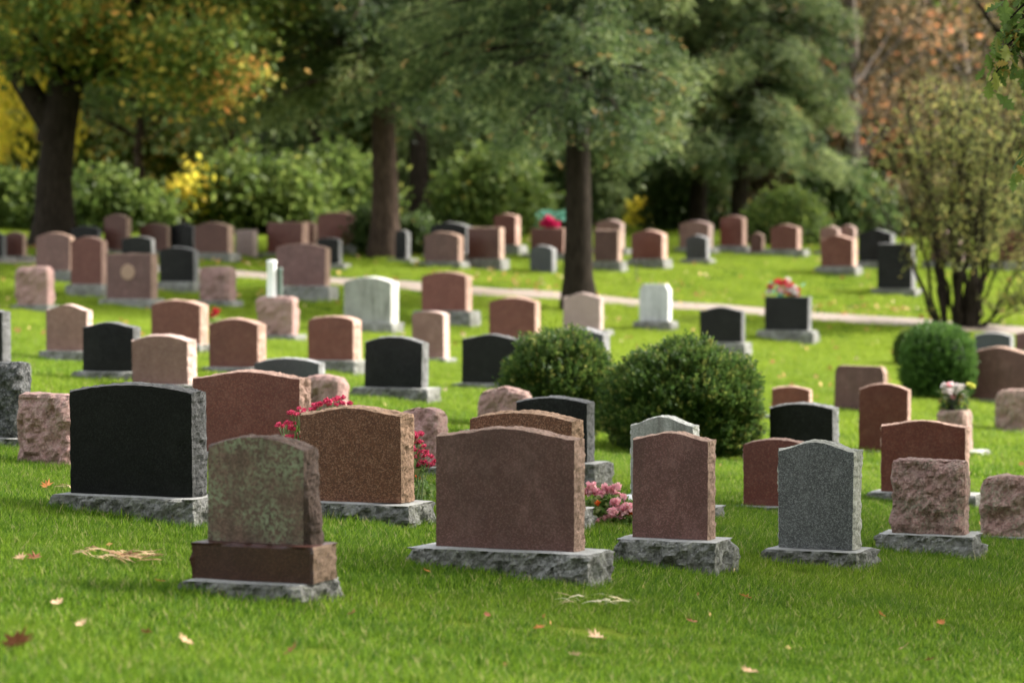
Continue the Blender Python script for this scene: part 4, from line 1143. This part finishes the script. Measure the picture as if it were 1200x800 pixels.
# thin metal rod on the far slope
q = hit(746, 331)
root = thing('flag_rod', 'thin dark metal rod stuck in the grass before a red-brown headstone', 'rod', (q.x, q.y, q.z))
TV, TQ = tube([(0, 0, -.1), (0.0, 0, .2), (-.02, 0, .42)], [.012, .012, .012], 8)
mesh_np('rod', TV, np.array(TQ), M_METAL, root, smooth=True)
lathe('ring_top', [(0.001, .42), (.03, .425), (.035, .44), (.03, .455), (0.001, .46)], M_METAL, root, off=(-.02, 0, 0))

# ------------------------------------------------------------------ oak at the right, its bough hangs into the frame and shades the front rows
def oak():
    rr = np.random.default_rng(15)
    ox, oy = 8.6, 20.5; g = float(gz(ox, oy))
    root = thing('oak_tree', 'oak standing just outside the right edge, its leafy bough hanging into the top right corner', 'tree', (ox, oy, g))
    TV, TQ = [], []
    tube(bez((0, 0, -.3), (-.2, 0, 9.5), (.2, 0, 0), 12), np.linspace(.42, .1, 12) * (1 + .5 * np.exp(-np.linspace(0, 1, 12) * 20)), 14, TV, TQ)
    cs = []
    for i in range(62):
        az = rr.uniform(0, 6.28); rad = rr.uniform(.25, 1) ** .5 * 6.4
        z = rr.uniform(4.4, 11.0)
        e = np.array([math.cos(az) * rad, math.sin(az) * rad, z])
        st = np.array([-.1, 0, rr.uniform(3, 8)])
        if st[2] > e[2]: st[2] = max(3, e[2] - .6)
        B = bez(st, e, (0, 0, .5), 8); B[1:-1] += rr.normal(0, .08, (6, 3))
        tube(B, np.linspace(.09, .015, 8), 6, TV, TQ)
        for j in range(5): cs.append(B[rr.integers(3, 8)] + rr.normal(0, .55, 3))
    cs = np.array(cs); npc = 76
    C = np.repeat(cs, npc, 0) + rr.normal(size=(len(cs) * npc, 3)) * .33
    wx = C[:, 0] + ox; wy = C[:, 1] + oy; wz = C[:, 2] + g
    # keep the crown out of the photographed frame except for the hanging bough
    vis = (wx < (612 / F) * wy + .15) & (wz < EYE + (330 / F) * wy)
    C = C[~vis]
    V, Fq, T = leaf_quads(C, .075, rr, aspect=.6)
    # the bough in the frame, with lobed leaves
    def loc(px, py, Y): 
        q = at(px, py, Y); return np.array([q.x - ox, q.y - oy, q.z - g])
    V2, F2 , T2 = [], [], []
    def lobed(c, d, nrm, s, t):
        d = d / np.linalg.norm(d); w = np.cross(d, nrm); w /= np.linalg.norm(w) + 1e-9; up = np.cross(w, d)
        out = [(-.5, .04), (-.3, .16), (-.24, .1), (-.08, .3), (0, .14), (.14, .34), (.2, .15), (.34, .24), (.38, .1), (.55, .0)]
        P = [(a, b) for a, b in out] + [(a, -b) for a, b in out[::-1][1:]]
        b0 = len(V2)
        V2.append(c + up * s * .03)
        for a, b in P: V2.append(c + d * a * s + w * b * s + up * (-abs(b) * .25 - a * a * .2) * s)
        m = len(P)
        for i in range(m - 1): F2.append((b0, b0 + 1 + i, b0 + 2 + i))
        F2.append((b0, b0 + m, b0 + 1))
        T2.extend([t] * (m + 1))
    for (a, b, nl) in [((1290, -60), (1160, 96), 70), ((1300, -20), (1170, 62), 60), ((1290, 120), (1192, 205), 34), ((1280, -50), (1178, 28), 40), ((1300, 60), (1210, 110), 22), ((1330, -30), (1205, 75), 30)]:
        Yb = 18.5
        st = loc(a[0], a[1], Yb + .3); e = loc(b[0], b[1], Yb)
        B = bez(st, e, (0, 0, .1), 12); tube(B, np.linspace(.022, .004, 12), 6, TV, TQ)
        tube(bez(np.array([-.1, 0, 5.]), st, (0, 0, .6), 8), np.linspace(.06, .022, 8), 6, TV, TQ)
        for i in range(nl):
            f = rr.uniform(.3, 1) ** .7
            p = B[min(11, int(f * 11))] + rr.normal(0, .075, 3) + np.array([0, 0, -.03])
            dd = rr.normal(size=3) + np.array([-.2, 0, -1.3])
            lobed(p, dd, rr.normal(size=3), rr.uniform(.1, .16), rr.random() ** 1.2)
    mesh_np('trunk', TV, np.array(TQ), BARK_D, root, smooth=True)
    mesh_np('crown', V, Fq, L_OAK, root, tint=T)
    mesh_np('bough_leaves', V2, np.array(F2), L_OAK, root, tint=T2)
oak()

# ------------------------------------------------------------------ fallen leaves
def maple_leaf_mesh(seed, mat):
    r_ = random.Random(seed)
    ang = []
    pts = [(0, -.5)]
    lob = [(-35, .42), (-18, .22), (20, .52), (38, .26), (62, .56), (76, .3), (90, .62)]
    right = [(math.cos(math.radians(a)) * l, math.sin(math.radians(a)) * l) for a, l in lob]
    left = [(-x, y) for x, y in right[::-1][1:]]
    P = [(.03, -.48)] + right + left + [(-.03, -.48)]
    V = [(0, 0, .02)]
    for x, y in P:
        V.append((x * r_.uniform(.85, 1.15), y * r_.uniform(.85, 1.15), .02 + (x * x + y * y) * r_.uniform(.15, .8)))
    n = len(P)
    Fc = [(0, 1 + i, 1 + (i + 1) % n) for i in range(n)]
    return mesh_np('fallen_leaf', V, np.array(Fc), mat, link_it=False, tint=[r_.random()] * len(V))
LT = leafmat('fallen_tan', [(0, (.42, .26, .14)), (1, (.62, .42, .27))], trans=.15, rough=.8)
LO = leafmat('fallen_orange', [(0, (.4, .12, .03)), (1, (.6, .24, .06))], trans=.25, rough=.7)
LR = leafmat('fallen_rust', [(0, (.18, .06, .03)), (1, (.3, .1, .05))], trans=.15, rough=.8)
leafbank = {'tan': [maple_leaf_mesh(i, LT) for i in range(3)], 'orange': [maple_leaf_mesh(i + 5, LO) for i in range(3)], 'rust': [maple_leaf_mesh(i + 9, LR) for i in range(3)]}
LV = [
 (673, 779, 'tan', .085, 'tan star-shaped fallen leaf low in the grass near the bottom centre'),
 (698, 756, 'tan', .1, 'curled tan fallen leaf a little above the star-shaped one'),
 (873, 707, 'orange', .095, 'bright orange fallen leaf in the grass below the thick rough base'),
 (55, 576, 'orange', .12, 'orange fallen leaf left of the large black headstone'),
 (186, 690, 'orange', .07, 'small orange fallen leaf left of the dark red plinth'),
 (41, 662, 'rust', .1, 'rust-brown fallen leaf at the left, near a tan one'),
 (24, 662, 'tan', .09, 'tan fallen leaf at the left beside a rust-brown one'),
 (217, 761, 'tan', .08, 'tan fallen leaf in the grass under the small lichened headstone'),
 (341, 774, 'rust', .09, 'rust fallen leaf near the bottom, left of centre'),
 (172, 751, 'rust', .07, 'small rust fallen leaf left of the tan one near the bottom'),
 (20, 765, 'rust', .17, 'large dark rust fallen leaf in the bottom left corner'),
 (66, 717, 'tan', .08, 'pale fallen leaf in the grass on the left below the straw'),
 (878, 796, 'tan', .09, 'tan fallen leaf cut by the bottom edge'),
 (632, 746, 'orange', .07, 'faint orange fallen leaf below the central headstone'),
 (811, 737, 'rust', .07, 'rust fallen leaf upright in the grass right of centre'),
 (1033, 729, 'orange', .06, 'small orange fallen leaf in the grass at the right, left of another'),
 (1103, 738, 'orange', .07, 'small orange fallen leaf in the grass at the far right'),
 (1060, 768, 'tan', .07, 'tan fallen leaf low at the right'),
 (1089, 782, 'rust', .07, 'rust fallen leaf low at the right beside the tan one'),
 (500, 677, 'orange', .06, 'faint orange fallen leaf beneath the left end of the central base'),
 (412, 728, 'rust', .06, 'dark little fallen leaf right of the lichened headstone base'),
 (571, 730, 'rust', .05, 'tiny rust fallen leaf between the two nearest headstones'),
 (811, 654, 'tan', .06, 'pale fallen leaf before the thick rough base'),
 (95, 742, 'tan', .07, 'pale fallen leaf low on the left side of the lawn'),
]
for (px, py, kd, s_, lab) in LV:
    q = hit(px, py); o = R.choice(leafbank[kd]).copy()
    link(o); o.name = 'fallen_leaf'
    # placed where the line of sight meets the tips of the grass
    o.location = (q.x, q.y, q.z + .036); o.rotation_euler = (R.uniform(.15, .7), R.uniform(-.35, .35), R.uniform(-3, 3)); o.scale = (s_ * .85,) * 3
    tag(o, lab, 'leaf', 'fallen leaves on the near grass')

def straw(name, label, px0, px1, py, n, r, mat):
    rr = np.random.default_rng(r); q = hit((px0 + px1) / 2, py); ppm = F / q.y
    V, Fq, T_ = [], [], []
    w = (px1 - px0) / ppm
    for i in range(n):
        c = np.array([rr.uniform(-.42, .42) * w, rr.normal(0, .08), .035 + rr.random() * .03])
        a = rr.normal(-.3, .35); L = rr.uniform(.04, .15); wd = rr.uniform(.006, .019); T_.extend([rr.random()] * 12)
        d = np.array([math.cos(a), math.sin(a) * .8, rr.normal(0, .18)]); sd = np.array([-math.sin(a) * .8, math.cos(a) * .8, rr.uniform(-.5, .5)]); b0 = len(V)
        m = 6
        for j in range(m):
            t = j / (m - 1); ctr = c + d * L * (t - .5) + np.array([0, 0, .014 * math.sin(t * 3.1) * rr.uniform(.3, 1)])
            ww = wd * math.sin(max(.08, t * .95) * 3.14) ** .6
            V += [ctr - sd * ww * .5, ctr + sd * ww * .5]
        for j in range(m - 1): Fq.append((b0 + 2*j, b0 + 2*j + 1, b0 + 2*j + 3, b0 + 2*j + 2))
    o = mesh_np(name, V, np.array(Fq), mat, tint=T_)
    o.location = (q.x, q.y, q.z); tag(o, label, 'dead leaves')
straw('withered_leaf_heap', 'heap of withered straw-coloured leaves in the grass left of the lichened headstone', 112, 188, 664, 62, 3, M_STRAW)
straw('withered_leaf_heap', 'few curled straw-coloured leaf scraps just left of the bigger heap', 92, 116, 660, 8, 4, M_STRAW)
straw('withered_leaf_heap', 'long pale withered stalks lying in the grass below the central headstone', 652, 742, 716, 30, 5, leafmat('pale_straw', [(0, (.25, .18, .08)), (.4, (.55, .47, .25)), (1, (.8, .74, .55))], trans=.2, rough=.8))
straw('withered_leaf_heap', 'withered scraps lying at the left end of the big black headstone base', 62, 104, 580, 12, 6, M_STRAW)

def infoot(x, y, pad):
    m = np.zeros(len(x), bool)
    for (cx, cy, hw, hd, ya) in FOOT:
        dx = x - cx; dy = y - cy
        u = dx * math.cos(ya) - dy * math.sin(ya); v = dx * math.sin(ya) + dy * math.cos(ya)
        m |= (np.abs(u) < hw + pad) & (np.abs(v) < hd + pad)
    return m

# litter: too many to count
rr = np.random.default_rng(21)
n = 26000
X = rr.uniform(-1, 1, n); Yl = 9 + rr.random(n) ** .7 * 80; X = X * (Yl * .2 + 1.5)
dp = Yl - path_y(X)
dens = .03 + .05 * (Yl < 26) + .9 * np.exp(-((dp - 2.1) / 1.5) ** 2) + .1 * (dp > 0) + .12 * (Yl > 38) + .35 * np.exp(-((X + 9) / 5) ** 2 - ((Yl - 56) / 6) ** 2) + .05 * np.exp(-((dp) / .8) ** 2)
cl = np.array([noise.noise(Vector((x * .5, y * .5, 3))) for x, y in zip(X, Yl)])
keep = rr.random(n) < dens * np.clip(.5 + cl * 1.8, .05, 1.4) * .62
X = X[keep]; Yl = Yl[keep]
keep = ~infoot(X, Yl, .03); X = X[keep]; Yl = Yl[keep]
C = np.stack([X, Yl, gz(X, Yl) + np.where(Yl < 28, rr.uniform(.012, .045, len(X)), rr.uniform(.03, .06, len(X))) - .02 * (np.abs(Yl - path_y(X)) < 1)], 1)
V, Fq, T = leaf_quads(C, np.where(Yl < 28, .017, .05), rr, aspect=.8)
lt = mesh_np('leaf_litter', V, Fq, L_LITTER, tint=T)
tag(lt, 'orange and tan leaf litter scattered thickly along the path edge and thinly over the lawn', 'leaf litter', kind='stuff')

# ------------------------------------------------------------------ grass: instanced tufts
def tuft(seed, n, rad, hmin, hmax, wid):
    rr = np.random.default_rng(seed); V, Fq, T = [], [], []
    for i in range(n):
        a = rr.uniform(0, 6.28); r_ = rad * rr.random() ** .5
        b = np.array([math.cos(a) * r_, math.sin(a) * r_, -.01]); h = rr.uniform(hmin, hmax)
        la = rr.uniform(0, 6.28); ln = rr.uniform(.1, .8) * h * (1 if rr.random() < .85 else 1.6); d = np.array([math.cos(la), math.sin(la), 0]); s = np.array([-math.sin(la + .6), math.cos(la + .6), 0])
        w = wid * rr.uniform(.6, 1.3); b0 = len(V)
        for f, ww in ((0, 1), (.5, .85)):
            c = b + np.array([0, 0, h * f]) + d * ln * f * f
            V += [c - s * w * ww / 2, c + s * w * ww / 2]
        V.append(b + np.array([0, 0, h * .97]) + d * ln)
        Fq += [(b0, b0 + 1, b0 + 3), (b0, b0 + 3, b0 + 2), (b0 + 2, b0 + 3, b0 + 4)]
        T += [rr.random()] * 5
    return mesh_np('grass_tuft', V, np.array(Fq), M_BLADE, link_it=False, tint=T)

def grass_zone(name, label, y0, y1, density, srange, protos, seed, pad):
    rr = np.random.default_rng(seed)
    area_w = lambda y: y * .2 + 1.4
    tot = int(density * (area_w(y0) + area_w(y1)) * (y1 - y0))
    Yg = y0 + (y1 - y0) * rr.random(tot * 2); X = rr.uniform(-1, 1, tot * 2) * area_w(y1)
    k_ = np.abs(X) < area_w(Yg); X = X[k_][:tot]; Yg = Yg[k_][:tot]
    k_ = ~infoot(X, Yg, pad) & (np.abs(Yg - path_y(X)) > PATH_W * .55 + .1 * rr.random(len(X)))
    X = X[k_]; Yg = Yg[k_]
    Zg = gz(X, Yg)
    e = .3
    sx = (gz(X + e, Yg) - gz(X - e, Yg)) / (2 * e); sy = (gz(X, Yg + e) - gz(X, Yg - e)) / (2 * e)
    me = bpy.data.meshes.new(name); n = len(X)
    me.vertices.add(n); me.vertices.foreach_set('co', np.stack([X, Yg, Zg], 1).astype(np.float32).ravel())
    # longer uncut grass around the stones
    near = infoot(X, Yg, pad + .09)
    patch = np.array([noise.noise(Vector((x * .9, y * .5, 0))) for x, y in zip(X, Yg)])
    scl = rr.uniform(*srange, n) * (1 + .35 * patch) * np.where(near, 1.3, 1.)
    rot = np.stack([np.arctan(sy), -np.arctan(sx), rr.uniform(0, 6.28, n)], 1)
    R3 = []
    a = me.attributes.new('scl', 'FLOAT', 'POINT'); a.data.foreach_set('value', scl.astype(np.float32))
    a = me.attributes.new('rotz', 'FLOAT', 'POINT'); a.data.foreach_set('value', rot[:, 2].astype(np.float32))
    a = me.attributes.new('nrm', 'FLOAT_VECTOR', 'POINT'); a.data.foreach_set('vector', np.stack([-sx, -sy, np.ones(n)], 1).astype(np.float32).ravel())
    a = me.attributes.new('idx', 'INT', 'POINT'); a.data.foreach_set('value', rr.integers(0, len(protos), n).astype(np.int32))
    me.materials.append(M_BLADE)
    o = bpy.data.objects.new(name, me); link(o)
    c = bpy.data.collections.new(name + '_kit')
    for p in protos: c.objects.link(p)
    ng = bpy.data.node_groups.new(name + '_nodes', 'GeometryNodeTree')
    ng.interface.new_socket('Geometry', in_out='INPUT', socket_type='NodeSocketGeometry')
    ng.interface.new_socket('Geometry', in_out='OUTPUT', socket_type='NodeSocketGeometry')
    N = ng.nodes; L = ng.links
    gi = N.new('NodeGroupInput'); go = N.new('NodeGroupOutput')
    iop = N.new('GeometryNodeInstanceOnPoints'); ci = N.new('GeometryNodeCollectionInfo')
    ci.inputs['Collection'].default_value = c; ci.inputs['Separate Children'].default_value = True; ci.inputs['Reset Children'].default_value = True
    def attr(nm, ty):
        x = N.new('GeometryNodeInputNamedAttribute'); x.data_type = ty; x.inputs['Name'].default_value = nm
        return [s for s in x.outputs if s.enabled and s.name == 'Attribute'][0]
    al = N.new('FunctionNodeAlignRotationToVector'); al.axis = 'Z'; L.new(attr('nrm', 'FLOAT_VECTOR'), al.inputs['Vector'])
    cx = N.new('ShaderNodeCombineXYZ'); L.new(attr('rotz', 'FLOAT'), cx.inputs['Z'])
    er = N.new('FunctionNodeEulerToRotation'); L.new(cx.outputs[0], er.inputs[0])
    ro = N.new('FunctionNodeRotateRotation'); ro.rotation_space = 'LOCAL'
    L.new(al.outputs[0], ro.inputs[0]); L.new(er.outputs[0], ro.inputs[1])
    L.new(gi.outputs[0], iop.inputs['Points']); L.new(ci.outputs[0], iop.inputs['Instance'])
    iop.inputs['Pick Instance'].default_value = True
    L.new(attr('idx', 'INT'), iop.inputs['Instance Index']); L.new(ro.outputs[0], iop.inputs['Rotation']); L.new(attr('scl', 'FLOAT'), iop.inputs['Scale'])
    L.new(iop.outputs[0], go.inputs[0])
    md_ = o.modifiers.new('tufts', 'NODES'); md_.node_group = ng
    tag(o, label, 'grass', kind='stuff')

near_t = [tuft(i, 85, .11, .026, .06, .0038) for i in range(5)]
far_t = [tuft(i + 20, 60, .2, .035, .085, .009) for i in range(4)]
grass_zone('near_grass', 'green lawn grass in the foreground between the front headstones', 7, 26, 115, (.8, 1.2), near_t, 1, .015)
grass_zone('lawn_grass', 'yellowish green lawn grass across the middle rows', 26, 50, 34, (.8, 1.15), far_t, 2, .03)
grass_zone('slope_grass', 'bright lawn grass on the slope around and beyond the path', 50, 92, 14, (1.0, 1.4), far_t, 3, .05)
